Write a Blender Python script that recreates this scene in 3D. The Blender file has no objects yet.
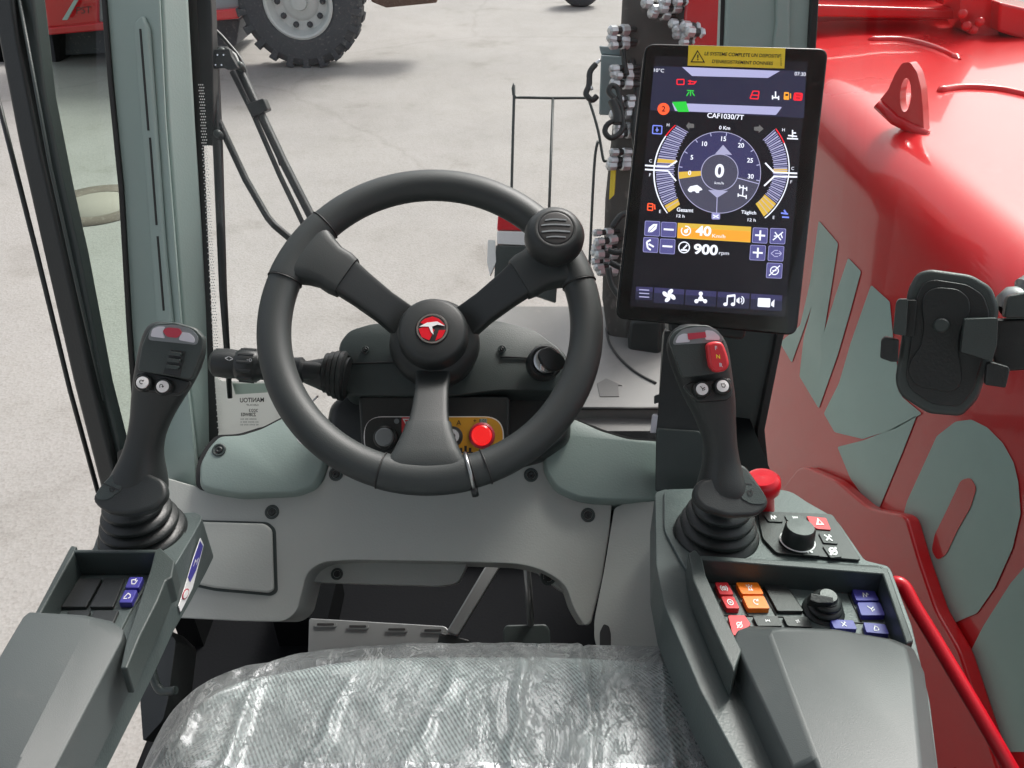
import bpy, bmesh, math, random
from mathutils import Vector as V, Matrix
random.seed(7)
S = bpy.context.scene
C = S.collection
R = math.radians
# ------------------------------------------------------------ camera, world, sun, exposure
PITCH = R(35); F = 804.0; CAM = V((0, 0, 2.45))
FW = V((0, math.cos(PITCH), -math.sin(PITCH))); UP = V((0, math.sin(PITCH), math.cos(PITCH))); RT = V((1, 0, 0))
cd = bpy.data.cameras.new('camera'); cam = bpy.data.objects.new('camera', cd); C.objects.link(cam)
cam.location = CAM; cam.rotation_euler = (R(90) - PITCH, 0, 0)
cd.sensor_width = 36; cd.lens = 36 * F / 1024; cd.clip_start = 0.02; cd.clip_end = 500
S.camera = cam
S.render.resolution_x = 1024; S.render.resolution_y = 768
SUN_EL, SUN_AZ = 50, 35            # azimuth: degrees to the right of the view direction
w = bpy.data.worlds.new('World'); S.world = w; w.use_nodes = True
nt = w.node_tree; bg = nt.nodes['Background']
sky = nt.nodes.new('ShaderNodeTexSky'); sky.sky_type = 'NISHITA'; sky.sun_disc = False
sky.sun_elevation = R(SUN_EL); sky.sun_rotation = R(SUN_AZ); sky.air_density = 1.0; sky.dust_density = 6; sky.ozone_density = 0.6
hs = nt.nodes.new('ShaderNodeHueSaturation'); hs.inputs['Saturation'].default_value = 0.35
nt.links.new(sky.outputs[0], hs.inputs['Color']); nt.links.new(hs.outputs[0], bg.inputs[0]); bg.inputs[1].default_value = 0.14
sl = bpy.data.lights.new('sun', 'SUN'); sl.energy = 1.9; sl.angle = R(15); sl.color = (1, .965, .92)
so = bpy.data.objects.new('sun', sl); C.objects.link(so)
sd = V((math.sin(R(SUN_AZ)) * math.cos(R(SUN_EL)), math.cos(R(SUN_AZ)) * math.cos(R(SUN_EL)), math.sin(R(SUN_EL))))
so.rotation_euler = sd.to_track_quat('Z', 'Y').to_euler(); so.location = (3, 4, 6)
S.view_settings.view_transform = 'Standard'; S.view_settings.look = 'None'
S.view_settings.exposure = 0.76; S.view_settings.gamma = 1

# ------------------------------------------------------------ materials
def _mat(name):
    m = bpy.data.materials.new(name); m.use_nodes = True
    n = m.node_tree; n.nodes.clear()
    o = n.nodes.new('ShaderNodeOutputMaterial'); return m, n, o
def pm(name, col, rough=.5, metal=0, var=.08, vs=6, bump=0, bs=400, coat=0, spec=.5, dirt=0):
    m, n, o = _mat(name); N = n.nodes; L = n.links
    p = N.new('ShaderNodeBsdfPrincipled'); L.new(p.outputs[0], o.inputs[0])
    p.inputs['Metallic'].default_value = metal; p.inputs['Specular IOR Level'].default_value = spec
    p.inputs['Coat Weight'].default_value = coat; p.inputs['Coat Roughness'].default_value = .06
    tc = N.new('ShaderNodeNewGeometry')
    nz = N.new('ShaderNodeTexNoise'); nz.inputs['Scale'].default_value = vs; nz.inputs['Detail'].default_value = 6
    L.new(tc.outputs['Position'], nz.inputs['Vector'])
    mx = N.new('ShaderNodeMix'); mx.data_type = 'RGBA'
    mx.inputs[6].default_value = (*[c * (1 - var) for c in col], 1); mx.inputs[7].default_value = (*[min(1, c * (1 + var)) for c in col], 1)
    L.new(nz.outputs[0], mx.inputs[0]); src = mx.outputs[2]
    if dirt:
        n2 = N.new('ShaderNodeTexNoise'); n2.inputs['Scale'].default_value = 35; n2.inputs['Detail'].default_value = 8
        L.new(tc.outputs['Position'], n2.inputs['Vector'])
        cr = N.new('ShaderNodeValToRGB'); cr.color_ramp.elements[0].position = .58; cr.color_ramp.elements[1].position = .8
        L.new(n2.outputs[0], cr.inputs[0])
        ml = N.new('ShaderNodeMath'); ml.operation = 'MULTIPLY'; ml.inputs[1].default_value = dirt; L.new(cr.outputs[0], ml.inputs[0])
        m2 = N.new('ShaderNodeMix'); m2.data_type = 'RGBA'; m2.inputs[7].default_value = (.33, .30, .27, 1)
        L.new(src, m2.inputs[6]); L.new(ml.outputs[0], m2.inputs[0]); src = m2.outputs[2]
    L.new(src, p.inputs['Base Color'])
    mr = N.new('ShaderNodeMapRange'); mr.inputs[3].default_value = max(0, rough - .07); mr.inputs[4].default_value = min(1, rough + .07)
    L.new(nz.outputs[0], mr.inputs[0]); L.new(mr.outputs[0], p.inputs['Roughness'])
    if bump:
        nb = N.new('ShaderNodeTexNoise'); nb.inputs['Scale'].default_value = bs; nb.inputs['Detail'].default_value = 2
        L.new(tc.outputs['Position'], nb.inputs['Vector'])
        b = N.new('ShaderNodeBump'); b.inputs['Strength'].default_value = bump; b.inputs['Distance'].default_value = .001
        L.new(nb.outputs[0], b.inputs['Height']); L.new(b.outputs[0], p.inputs['Normal'])
    return m
def em(name, col, s=1.0):
    m, n, o = _mat(name); p = n.nodes.new('ShaderNodeBsdfPrincipled'); n.links.new(p.outputs[0], o.inputs[0])
    p.inputs['Base Color'].default_value = (*[c * .1 for c in col], 1); p.inputs['Roughness'].default_value = .25
    p.inputs['Emission Color'].default_value = (*col, 1); p.inputs['Emission Strength'].default_value = s
    return m
def glass(name, tint, ior=1.45, wave=0):
    m, n, o = _mat(name); N = n.nodes; L = n.links
    t = N.new('ShaderNodeBsdfTransparent'); t.inputs[0].default_value = (*tint, 1)
    g = N.new('ShaderNodeBsdfGlossy'); g.inputs['Roughness'].default_value = .01
    f = N.new('ShaderNodeFresnel'); f.inputs[0].default_value = ior
    x = N.new('ShaderNodeMixShader'); L.new(f.outputs[0], x.inputs[0]); L.new(t.outputs[0], x.inputs[1]); L.new(g.outputs[0], x.inputs[2])
    if wave:                       # dust film and smears
        d = N.new('ShaderNodeBsdfDiffuse'); d.inputs[0].default_value = (.7, .69, .66, 1); q = N.new('ShaderNodeTexNoise'); q.inputs['Scale'].default_value = 14; q.inputs['Detail'].default_value = 8; q.inputs['Distortion'].default_value = 1.2
        gg = N.new('ShaderNodeNewGeometry'); L.new(gg.outputs['Position'], q.inputs['Vector']); mr = N.new('ShaderNodeMapRange'); mr.inputs[1].default_value = .4; mr.inputs[2].default_value = .75; mr.inputs[3].default_value = wave * .2; mr.inputs[4].default_value = wave * 1.6; L.new(q.outputs[0], mr.inputs[0])
        x0 = x; x = N.new('ShaderNodeMixShader'); L.new(mr.outputs[0], x.inputs[0]); L.new(x0.outputs[0], x.inputs[1]); L.new(d.outputs[0], x.inputs[2])
    ge = N.new('ShaderNodeNewGeometry'); t2 = N.new('ShaderNodeBsdfTransparent'); y = N.new('ShaderNodeMixShader')
    L.new(ge.outputs['Backfacing'], y.inputs[0]); L.new(x.outputs[0], y.inputs[1]); L.new(t2.outputs[0], y.inputs[2]); L.new(y.outputs[0], o.inputs[0])
    return m
M = {}
M['pillar'] = pm('pillar_plastic', (.33, .42, .395), .42, bump=.22, bs=420, dirt=.05)
M['pillar_side'] = M['pillar']
M['dash'] = pm('dash_plastic', (.37, .385, .365), .46, bump=.25, bs=420, dirt=.06)
M['pad'] = pm('pad_plastic', (.235, .295, .275), .40, bump=.25, bs=420, dirt=.06)
M['console'] = pm('console_plastic', (.072, .092, .090), .40, bump=.3, bs=420, dirt=.10)
M['armpad'] = pm('armrest_vinyl', (.060, .071, .071), .45, bump=.15, bs=1100, dirt=.05)
M['trim'] = pm('dark_trim', (.040, .052, .050), .42, bump=.3, bs=900)
M['black'] = pm('black_plastic', (.018, .021, .021), .38, bump=.25, bs=900, dirt=.04)
M['soft'] = pm('soft_black', (.023, .027, .027), .46, bump=.22, bs=1000)
M['wheel'] = pm('wheel_rim_vinyl', (.036, .042, .042), .50, bump=.2, bs=1000, var=.15)
M['rubber'] = pm('rubber', (.016, .019, .019), .42, bump=.3)
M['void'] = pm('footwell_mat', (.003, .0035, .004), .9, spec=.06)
M['carpet'] = pm('floor_mat', (.0035, .004, .005), .85, bump=.4, bs=200, spec=.12)
M['red'] = pm('red_paint', (.62, .006, .012), .22, coat=.6, var=.05)
M['red2'] = pm('red_hood_paint', (.72, .006, .012), .30, coat=.65, spec=.35, var=.08, vs=2, dirt=.05)
M['redpl'] = pm('red_plastic', (.62, .008, .02), .3)
M['redbtn'] = em('red_lamp_button', (.9, .02, .02), .55)
M['orange'] = pm('orange_switch', (.85, .20, .01), .35)
M['switchred'] = pm('red_switch', (.62, .03, .04), .35)
M['blue'] = pm('blue_switch', (.06, .055, .32), .4)
M['amber'] = pm('amber_plate', (.70, .36, .03), .4)
M['yellow'] = pm('yellow_label', (.92, .70, .05), .45)
M['white'] = pm('white_print', (.80, .80, .80), .4)
M['grey'] = pm('grey_print', (.20, .22, .23), .4)
M['palegrey'] = pm('pale_grey_print', (.58, .58, .64), .4)
M['pinkred'] = pm('faded_red_print', (.45, .04, .07), .4)
M['bracket'] = pm('bracket_steel', (.30, .31, .31), .35, metal=.6, dirt=.1)
M['chrome'] = pm('chrome', (.75, .76, .76), .16, metal=1)
M['zinc'] = pm('zinc_plated', (.60, .62, .63), .32, metal=.55, var=.35, vs=60)
M['steel'] = pm('brushed_steel', (.45, .46, .46), .3, metal=1)
M['boxgrey'] = pm('grey_box_paint', (.27, .33, .34), .45, dirt=.1)
M['boom'] = pm('boom_dark', (.070, .064, .058), .6, dirt=.5, var=.3)
M['deck'] = pm('deck_plate', (.20, .198, .193), .5, metal=.0, dirt=.3, var=.1)
M['deckdark'] = pm('deck_marking', (.12, .118, .115), .5)
M['tyre'] = pm('tyre_rubber', (.060, .065, .072), .85, dirt=.6, var=.25, bump=.6, bs=60)
M['rim'] = pm('rim_paint', (.55, .58, .56), .5, dirt=.3)
M['decal'] = pm('silver_green_decal', (.42, .53, .50), .35, var=.08)
M['paper'] = pm('white_sticker', (.86, .87, .85), .6)
def paper():
    m, n, o = _mat('translucent_sticker'); N = n.nodes; L = n.links
    d = N.new('ShaderNodeBsdfDiffuse'); d.inputs[0].default_value = (.84, .85, .83, 1); t = N.new('ShaderNodeBsdfTranslucent'); t.inputs[0].default_value = (.80, .81, .79, 1)
    x = N.new('ShaderNodeMixShader'); x.inputs[0].default_value = .6; L.new(d.outputs[0], x.inputs[1]); L.new(t.outputs[0], x.inputs[2]); L.new(x.outputs[0], o.inputs[0]); return m
M['sticker'] = paper()
M['ink'] = pm('black_ink', (.02, .02, .02), .5)
M['palegreen'] = pm('green_print', (.40, .50, .42), .6)
M['cover_white'] = pm('manhole_concrete', (.27, .245, .21), .8, dirt=.3)
M['cover_ring'] = pm('manhole_iron', (.13, .105, .085), .8, dirt=.5, bump=.8, bs=40, var=.4)
M['rust'] = pm('rusty_frame', (.12, .07, .05), .8, dirt=.4, var=.4)
M['glass_left'] = glass('side_glass_tint', (.68, .80, .73))
M['glass_screen'] = glass('display_glass', (.97, .97, .97), 1.42, .02)
M['glass_front'] = glass('windscreen_clear', (.97, .985, .98), 1.3, .035)
M['glass_right'] = glass('right_glass_tint', (.74, .85, .82), 1.17, .018)
M['gloss_black'] = pm('gloss_black', (.006, .007, .007), .22, spec=.25)
M['scr'] = pm('screen_glass', (.005, .006, .007), .12, spec=.3)
M['e_bg'] = em('screen_black', (.010, .010, .016), .5)
M['e_navy'] = em('screen_navy', (.018, .019, .042), .9)
M['e_dial'] = em('screen_dial', (.034, .033, .092), .9)
M['e_hub'] = em('screen_hub', (.050, .050, .078), 1)
M['e_btn'] = em('screen_button', (.068, .066, .19), 1)
M['e_btnhi'] = em('screen_button_edge', (.22, .22, .42), 1)
M['e_white'] = em('screen_white', (.68, .71, .80), 1)
M['e_lav'] = em('screen_lavender', (.30, .30, .48), 1)
M['e_line'] = em('screen_line', (.28, .28, .42), 1)
M['e_green'] = em('screen_green', (.02, .42, .04), 1)
M['e_red'] = em('screen_red', (.75, .015, .03), .9)
M['e_redor'] = em('screen_orange_red', (.85, .09, .03), 1)
M['e_or'] = em('screen_orange', (.75, .30, .03), .9)
M['e_gold'] = em('screen_gold', (.55, .36, .05), .9)
M['e_blue'] = em('screen_blue', (.15, .2, .65), 1)
M['e_dim'] = em('screen_dim', (.10, .10, .10), 1)
# ------------------------------------------------------------ geometry helpers
def ray(px, py): return FW + RT * ((px - 512) / F) + UP * ((384 - py) / F)
def at(px, py, d): return CAM + ray(px, py) * d
class Plane:
    def __init__(s, p, n): s.p = V(p); s.n = V(n).normalized()
    def hit(s, px, py, off=0):
        r = ray(px, py); t = (s.p + s.n * off - CAM).dot(s.n) / r.dot(s.n); return CAM + r * t
    def prj(s, q):  # pixels -> plane at fixed offset but from the zero-offset footprint (keeps thickness real)
        return s.hit(q[0], q[1])
def plane3(a, b, c):
    a, b, c = at(*a), at(*b), at(*c); n = (b - a).cross(c - a).normalized()
    if n.dot(CAM - a) < 0: n = -n
    return Plane(a, n)
def rnd(pts, r, n=5):
    """round the corners of a pixel outline; r number or list"""
    out = []; k = len(pts)
    for i in range(k):
        p0, p1, p2 = V(pts[i - 1][:2]), V(pts[i][:2]), V(pts[(i + 1) % k][:2])
        rr = r[i] if isinstance(r, (list, tuple)) else r
        a = (p0 - p1); b = (p2 - p1); la, lb = a.length, b.length
        q = min(rr, la * .48, lb * .48)
        if q < .05: out.append(tuple(p1)); continue
        s, e = p1 + a / la * q, p1 + b / lb * q
        for j in range(n + 1):
            t = j / n; out.append(tuple((1 - t) ** 2 * s + 2 * t * (1 - t) * p1 + t * t * e))
    return out
def ell(cx, cy, rx, ry=None, n=24, rot=0):
    ry = rx if ry is None else ry; o = []
    for i in range(n):
        a = 2 * math.pi * i / n; x, y = rx * math.cos(a), ry * math.sin(a)
        o.append((cx + x * math.cos(rot) - y * math.sin(rot), cy + x * math.sin(rot) + y * math.cos(rot)))
    return o
def rect(x0, y0, x1, y1): return [(x0, y0), (x1, y0), (x1, y1), (x0, y1)]
def _c(x, y, r_, a0=0, a1=360, n=10): return [(x + r_ * math.cos(R(a0 + (a1 - a0) * i / n)), y + r_ * math.sin(R(a0 + (a1 - a0) * i / n))) for i in range(n + 1)]
ICONS = {
 'lamp': [_c(-.2, 0, .7, 90, 270, 6) + [(-.2, .7), (-.2, -.7)][::-1][:0], [(-.2, .7), (-.2, -.7)], [(.1, .5), (.9, .7)], [(.1, 0), (.9, 0)], [(.1, -.5), (.9, -.7)]],
 'beacon': [[(-.6, -.6), (.6, -.6)], [(-.4, -.6), (-.35, .2), (0, .5), (.35, .2), (.4, -.6)], [(0, .8), (0, 1)], [(.6, .5), (.8, .8)], [(-.6, .5), (-.8, .8)]],
 'wheel': [_c(0, 0, .8), _c(0, 0, .25, n=6)],
 'brake': [_c(0, 0, .5), _c(0, 0, .95, 130, 230, 5), _c(0, 0, .95, -50, 50, 5), [(0, .25), (0, -.25)]],
 'arm': [[(-.9, -.5), (-.2, .7), (.6, .3), (.8, -.4), (.4, -.7)], [(-.9, -.8), (0, -.8)]],
 'arm2': [[(-.8, .7), (0, -.1), (.8, .5)], [(0, -.1), (.1, -.8)], [(.5, -.5), (.9, -.1)]],
 'tool': [[(-.7, -.7), (.7, .7)], [(-.7, .7), (.7, -.7)], [(.4, .8), (.8, .4)]],
 'axle': [[(-.8, 0), (.8, 0)], [(-.8, -.5), (-.8, .5)], [(.8, -.5), (.8, .5)], [(-.2, .3), (.2, .3)]],
 'swap': [[(-.8, .3), (.6, .3), (.3, .7)], [(.8, -.3), (-.6, -.3), (-.3, -.7)]],
 'hook': [[(-.7, -.6), (-.7, .2), (-.4, .6), (.1, .6), (.4, .2), (.4, -.3)], [(.1, -.1), (.4, -.4), (.7, -.1)]],
 'nwave': [[(-.8, -.6), (-.5, .6), (.1, -.5), (.5, .6), (.8, .1)]],
 'mute': [_c(0, 0, .75), [(-.9, -.9), (.9, .9)], [(-.3, 0), (.3, 0)]],
 'bucket': [[(-.8, .5), (-.4, -.6), (.5, -.6), (.8, .4)], [(-.8, .5), (.1, .6)], [(.3, .9), (.3, .2)]],
 'turn': [_c(0, 0, .7, 30, 300, 9), [(.2, .3), (.65, .35), (.8, .8)]],
}
class MB:
    def __init__(s): s.v = []; s.f = []; s.m = []; s.mats = []; s.sm = []
    def mi(s, m):
        m = M[m] if isinstance(m, str) else m
        if m not in s.mats: s.mats.append(m)
        return s.mats.index(m)
    def add(s, vs, fs, m, smooth=False):
        o = len(s.v); s.v += [V(v) for v in vs]; k = s.mi(m)
        for f in fs: s.f.append([i + o for i in f]); s.m.append(k); s.sm.append(smooth)
        return s
    def prism(s, pts3, ext, m):
        n = len(pts3); ext = V(ext)
        vs = [V(p) for p in pts3] + [V(p) + ext for p in pts3]
        fs = [list(range(n)), list(range(2 * n - 1, n - 1, -1))] + [[i, i + n, (i + 1) % n + n, (i + 1) % n] for i in range(n)]
        return s.add(vs, fs, m)
    def ply(s, P, out, m, off=0, th=.002):
        """flat piece on plane P, standing off..off+th above it"""
        return s.prism([P.hit(x, y) + P.n * (off + th) for x, y in out], -P.n * th, m)
    def slab(s, P, out, th, m, d=None):
        return s.prism([P.hit(x, y) for x, y in out], (d if d is not None else -P.n) * th, m)
    def box(s, c, sx, sy, sz, m, rot=None):
        rot = rot or Matrix.Identity(3); vs = [V(c) + rot @ V((x * sx / 2, y * sy / 2, z * sz / 2)) for x in (-1, 1) for y in (-1, 1) for z in (-1, 1)]
        return s.add(vs, [[0, 1, 3, 2], [4, 6, 7, 5], [0, 4, 5, 1], [2, 3, 7, 6], [0, 2, 6, 4], [1, 5, 7, 3]], m)
    def tube(s, pts, r, m, n=10, cap=True, smooth=True):
        pts = [V(p) for p in pts]; k = len(pts); rs = r if isinstance(r, (list, tuple)) else [r] * k
        t0 = (pts[1] - pts[0]).normalized(); a = t0.orthogonal().normalized(); vs = []
        for i, p in enumerate(pts):
            t = ((pts[min(i + 1, k - 1)] - pts[i]).normalized() + (pts[i] - pts[max(i - 1, 0)]).normalized())
            t = t.normalized() if t.length > 1e-6 else t0
            a = (a - t * a.dot(t)).normalized(); b = t.cross(a)
            vs += [p + (a * math.cos(2 * math.pi * j / n) + b * math.sin(2 * math.pi * j / n)) * rs[i] for j in range(n)]
        fs = [[i * n + j, i * n + (j + 1) % n, (i + 1) * n + (j + 1) % n, (i + 1) * n + j] for i in range(k - 1) for j in range(n)]
        s.add(vs, fs, m, smooth)
        if cap: s.add(vs[:n], [list(range(n - 1, -1, -1))], m); s.add(vs[-n:], [list(range(n))], m)
        return s
    def lathe(s, o, ax, prof, m, n=32, smooth=True, mats=None):
        """prof: [(r, h)] along axis ax from o"""
        o = V(o); ax = V(ax).normalized(); a = ax.orthogonal().normalized(); b = ax.cross(a); vs = []
        for r, h in prof: vs += [o + ax * h + (a * math.cos(2 * math.pi * j / n) + b * math.sin(2 * math.pi * j / n)) * max(r, 1e-5) for j in range(n)]
        k = len(prof)
        for i in range(k - 1):
            s.add(vs[i * n:(i + 2) * n], [[j, (j + 1) % n, n + (j + 1) % n, n + j] for j in range(n)], mats[i] if mats else m, smooth)
        return s
    def loft(s, rings, m, cap=True, smooth=True):
        n = len(rings[0]); vs = [p for r in rings for p in r]
        fs = [[i * n + j, i * n + (j + 1) % n, (i + 1) * n + (j + 1) % n, (i + 1) * n + j] for i in range(len(rings) - 1) for j in range(n)]
        if cap: fs += [list(range(n - 1, -1, -1)), [(len(rings) - 1) * n + j for j in range(n)]]
        return s.add(vs, fs, m, smooth)
    def grid(s, rows, m, smooth=True):
        n = len(rows[0]); vs = [p for r in rows for p in r]
        return s.add(vs, [[i * n + j, i * n + j + 1, (i + 1) * n + j + 1, (i + 1) * n + j] for i in range(len(rows) - 1) for j in range(n - 1)], m, smooth)
    def text(s, body, P, cx, cy, h, m, ux=(1, 0), uy=(0, -1), w=None, off=.001, mirror=False, shear=0, bold=0):
        """lettering on plane P centred on a pixel, h high, drawn along ux / uy"""
        cu = bpy.data.curves.new('t', 'FONT'); cu.body = body; cu.size = 1; cu.shear = shear; cu.offset = bold
        o = bpy.data.objects.new('t', cu); C.objects.link(o); bpy.context.view_layer.update()
        me = bpy.data.meshes.new_from_object(o.evaluated_get(bpy.context.evaluated_depsgraph_get()))
        vs = [v.co.copy() for v in me.vertices]; fs = [list(p.vertices) for p in me.polygons]
        bpy.data.objects.remove(o); bpy.data.curves.remove(cu); bpy.data.meshes.remove(me)
        if not vs: return s
        x0, x1 = min(v.x for v in vs), max(v.x for v in vs); y0, y1 = min(v.y for v in vs), max(v.y for v in vs)
        ky = h / (y1 - y0); kx = (w / (x1 - x0)) if w else ky
        if mirror: kx = -kx
        q = [((v.x - (x0 + x1) / 2) * kx, (v.y - (y0 + y1) / 2) * ky) for v in vs]
        pts = [P.hit(cx + a * ux[0] + b * uy[0], cy + a * ux[1] + b * uy[1]) + P.n * off for a, b in q]
        return s.add(pts, fs, m)
    def icon(s, kind, P, cx, cy, h, m, ux=(1, 0), uy=(0, -1), off=.001, w=.16):
        """small stroke pictogram, unit box -1..1"""
        for k, pl in enumerate(ICONS[kind]):
            for (x0, y0), (x1, y1) in zip(pl[:-1], pl[1:]):
                d = V((x1 - x0, y1 - y0)); n = V((-d.y, d.x)).normalized() * w; e = d.normalized() * w * .6
                q = [(x0 + n.x - e.x, y0 + n.y - e.y), (x1 + n.x + e.x, y1 + n.y + e.y), (x1 - n.x + e.x, y1 - n.y + e.y), (x0 - n.x - e.x, y0 - n.y - e.y)]
                s.add([P.hit(cx + h / 2 * (a * ux[0] + b * uy[0]), cy + h / 2 * (a * ux[1] + b * uy[1])) + P.n * (off + k * .00004) for a, b in q], [[0, 1, 2, 3]], m)
        return s
    def build(s, name, parent=None, bevel=0, seg=3, sub=0, auto=None, solid=0):
        root = parent
        while root is not None and root.parent: root = root.parent
        if root is not None: o0 = root.location.copy()
        else:
            xs = [v.x for v in s.v]; ys = [v.y for v in s.v]
            o0 = V(((min(xs) + max(xs)) / 2, (min(ys) + max(ys)) / 2, min(v.z for v in s.v)))
        me = bpy.data.meshes.new(name); me.from_pydata([v - o0 for v in s.v], [], s.f)
        for m in s.mats: me.materials.append(m)
        me.polygons.foreach_set('material_index', s.m); me.polygons.foreach_set('use_smooth', s.sm)
        bm = bmesh.new(); bm.from_mesh(me); bmesh.ops.remove_doubles(bm, verts=bm.verts, dist=1e-6); bmesh.ops.recalc_face_normals(bm, faces=bm.faces)
        bm.to_mesh(me); bm.free()
        o = bpy.data.objects.new(name, me); C.objects.link(o)
        if root is not None: o.parent = parent
        else: o.location = o0
        if solid:
            md = o.modifiers.new('solid', 'SOLIDIFY'); md.thickness = solid; md.offset = -1
        if bevel:
            md = o.modifiers.new('bevel', 'BEVEL'); md.width = bevel; md.segments = seg; md.limit_method = 'ANGLE'; md.angle_limit = R(28); md.harden_normals = True
            for p in me.polygons: p.use_smooth = True
            me.set_sharp_from_angle(angle=R(28))
        if sub:
            md = o.modifiers.new('sub', 'SUBSURF'); md.levels = sub; md.render_levels = sub
            for p in me.polygons: p.use_smooth = True
        if auto is not None:
            for p in me.polygons: p.use_smooth = True
            me.set_sharp_from_angle(angle=R(auto))
        return o
def thing(name, loc, label, cat, group=None):
    o = bpy.data.objects.new(name, None); C.objects.link(o); o.location = loc; o.empty_display_size = .05
    tag(o, label, cat, group); return o
def tag(o, label=None, cat=None, group=None, kind=None):
    if label: o['label'] = label
    if cat: o['category'] = cat
    if group: o['group'] = group
    if kind: o['kind'] = kind
    return o
def ring_px(L, Rr, d, th, n=20, ex=2.6, fwd=None, dl=None):
    """cross-section between two pixel points at depth d, th = half thickness along the view"""
    a, b = at(L[0], L[1], d), at(Rr[0], Rr[1], d if dl is None else dl); c = (a + b) / 2; u = (b - a) / 2; w_ = (fwd or FW) * th; o = []
    for i in range(n):
        t = 2 * math.pi * i / n; ct, st = math.cos(t), math.sin(t)
        o.append(c + u * math.copysign(abs(ct) ** (2 / ex), ct) + w_ * math.copysign(abs(st) ** (2 / ex), st))
    return o
def path_px(pts): return [at(*p) for p in pts]
def smooth_path(p, n=6):
    p = [V(q) for q in p]; o = []
    for i in range(len(p) - 1):
        a, b, c, d = p[max(i - 1, 0)], p[i], p[i + 1], p[min(i + 2, len(p) - 1)]
        for j in range(n):
            t = j / n; o.append(.5 * ((2 * b) + (c - a) * t + (2 * a - 5 * b + 4 * c - d) * t * t + (3 * b - a - 3 * c + d) * t ** 3))
    o.append(p[-1]); return o
def screw(P, x, y, parent, r=.0045, name='screw'):
    b = MB(); c = P.hit(x, y)
    b.lathe(c, P.n, [(r * 1.8, .0002), (r * 1.7, .0015), (r * 1.15, .0012), (r * 1.05, -.001)], 'trim', 20)
    b.lathe(c, P.n, [(r * 1.0, .0002), (r * .85, .0022), (r * .35, .0026), (r * .3, .0012), (0, .0012)], 'black', 16)
    return b.build(name, parent)

# ============================================================ SETTING: ground
def ground():
    m, n, o = _mat('paved_ground'); N = n.nodes; L = n.links
    p = N.new('ShaderNodeBsdfPrincipled'); L.new(p.outputs[0], o.inputs[0]); p.inputs['Roughness'].default_value = .85; p.inputs['Specular IOR Level'].default_value = .25
    g = N.new('ShaderNodeNewGeometry')
    def noise(sc, det=6, ro=.6):
        q = N.new('ShaderNodeTexNoise'); q.inputs['Scale'].default_value = sc; q.inputs['Detail'].default_value = det; q.inputs['Roughness'].default_value = ro
        L.new(g.outputs['Position'], q.inputs['Vector']); return q
    def ramp(src, pts):
        r = N.new('ShaderNodeValToRGB'); e = r.color_ramp.elements
        while len(e) < len(pts): e.new(.5)
        for i, (t, c) in enumerate(pts): e[i].position = t; e[i].color = (*c, 1)
        L.new(src, r.inputs[0]); return r
    def mix(a, b, f, mode='MULTIPLY'):
        x = N.new('ShaderNodeMix'); x.data_type = 'RGBA'; x.blend_type = mode; x.inputs[0].default_value = f
        L.new(a, x.inputs[6]); L.new(b, x.inputs[7]); return x.outputs[2]
    a = ramp(noise(.55).outputs[0], [(.3, (.262, .254, .242)), (.5, (.285, .277, .264)), (.72, (.312, .303, .290))])
    b = ramp(noise(60, 3, .8).outputs[0], [(.3, (.72, .71, .70)), (.5, (1, 1, 1)), (.75, (1.0, .99, .98))])
    c = ramp(noise(4, 8, .7).outputs[0], [(.25, (.90, .895, .89)), (.5, (.98, .98, .98)), (.8, (1, 1, 1))])
    vo = N.new('ShaderNodeTexVoronoi'); vo.inputs['Scale'].default_value = 4.5; L.new(g.outputs['Position'], vo.inputs['Vector'])
    e = ramp(vo.outputs['Distance'], [(.02, (.5, .47, .44)), (.05, (1, 1, 1))])
    vo2 = N.new('ShaderNodeTexVoronoi'); vo2.inputs['Scale'].default_value = 70; L.new(g.outputs['Position'], vo2.inputs['Vector'])
    st = ramp(noise(1.7, 5, .55).outputs[0], [(.30, (.80, .79, .77)), (.40, (.96, .96, .95)), (.6, (1, 1, 1))])
    cv = N.new('ShaderNodeTexVoronoi'); cv.feature = 'DISTANCE_TO_EDGE'; cv.inputs['Scale'].default_value = .22; cm = N.new('ShaderNodeMix'); cm.data_type = 'VECTOR'; cm.inputs[0].default_value = .35; L.new(g.outputs['Position'], cm.inputs[4]); L.new(noise(1.2, 6).outputs['Color'], cm.inputs[5]); L.new(cm.outputs[1], cv.inputs['Vector'])
    ck = ramp(cv.outputs['Distance'], [(.0, (.66, .64, .62)), (.006, (1, 1, 1))])
    e2 = ramp(vo2.outputs['Color'], [(.2, (.78, .75, .73)), (.5, (1, 1, 1)), (.9, (1, 1, 1))])
    col = mix(mix(mix(mix(a.outputs[0], b.outputs[0], .6), c.outputs[0], .9), e.outputs[0], .5), e2.outputs[0], .35)
    col = mix(mix(col, st.outputs[0], .9), ck.outputs[0], .3)
    L.new(col, p.inputs['Base Color'])
    bp = N.new('ShaderNodeBump'); bp.inputs['Strength'].default_value = .15; bp.inputs['Distance'].default_value = .01
    L.new(vo2.outputs['Distance'], bp.inputs['Height']); L.new(bp.outputs[0], p.inputs['Normal'])
    q = MB(); q.grid([[V((x, y, 0)) for x in (-200, -10, 0, 10, 200)] for y in (-60, -5, 5, 20, 300)], m, False)
    tag(q.build('ground'), kind='structure')
ground()
GP = Plane((0, 0, 0), (0, 0, 1))
# manhole
mc = GP.hit(97, 205); t = thing('manhole_cover', mc, 'round pale manhole cover with a brown iron ring set in the yard', 'manhole cover')
MB().lathe(mc, (0, 0, 1), [(.42, .003), (.42, .006), (.27, .008), (.26, .008), (.26, .003)], 'cover_ring', 48).build('frame_ring', t)
MB().lathe(mc, (0, 0, 1), [(.255, .003), (.25, .010), (0, .010)], 'cover_white', 48).build('lid', t)

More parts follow.
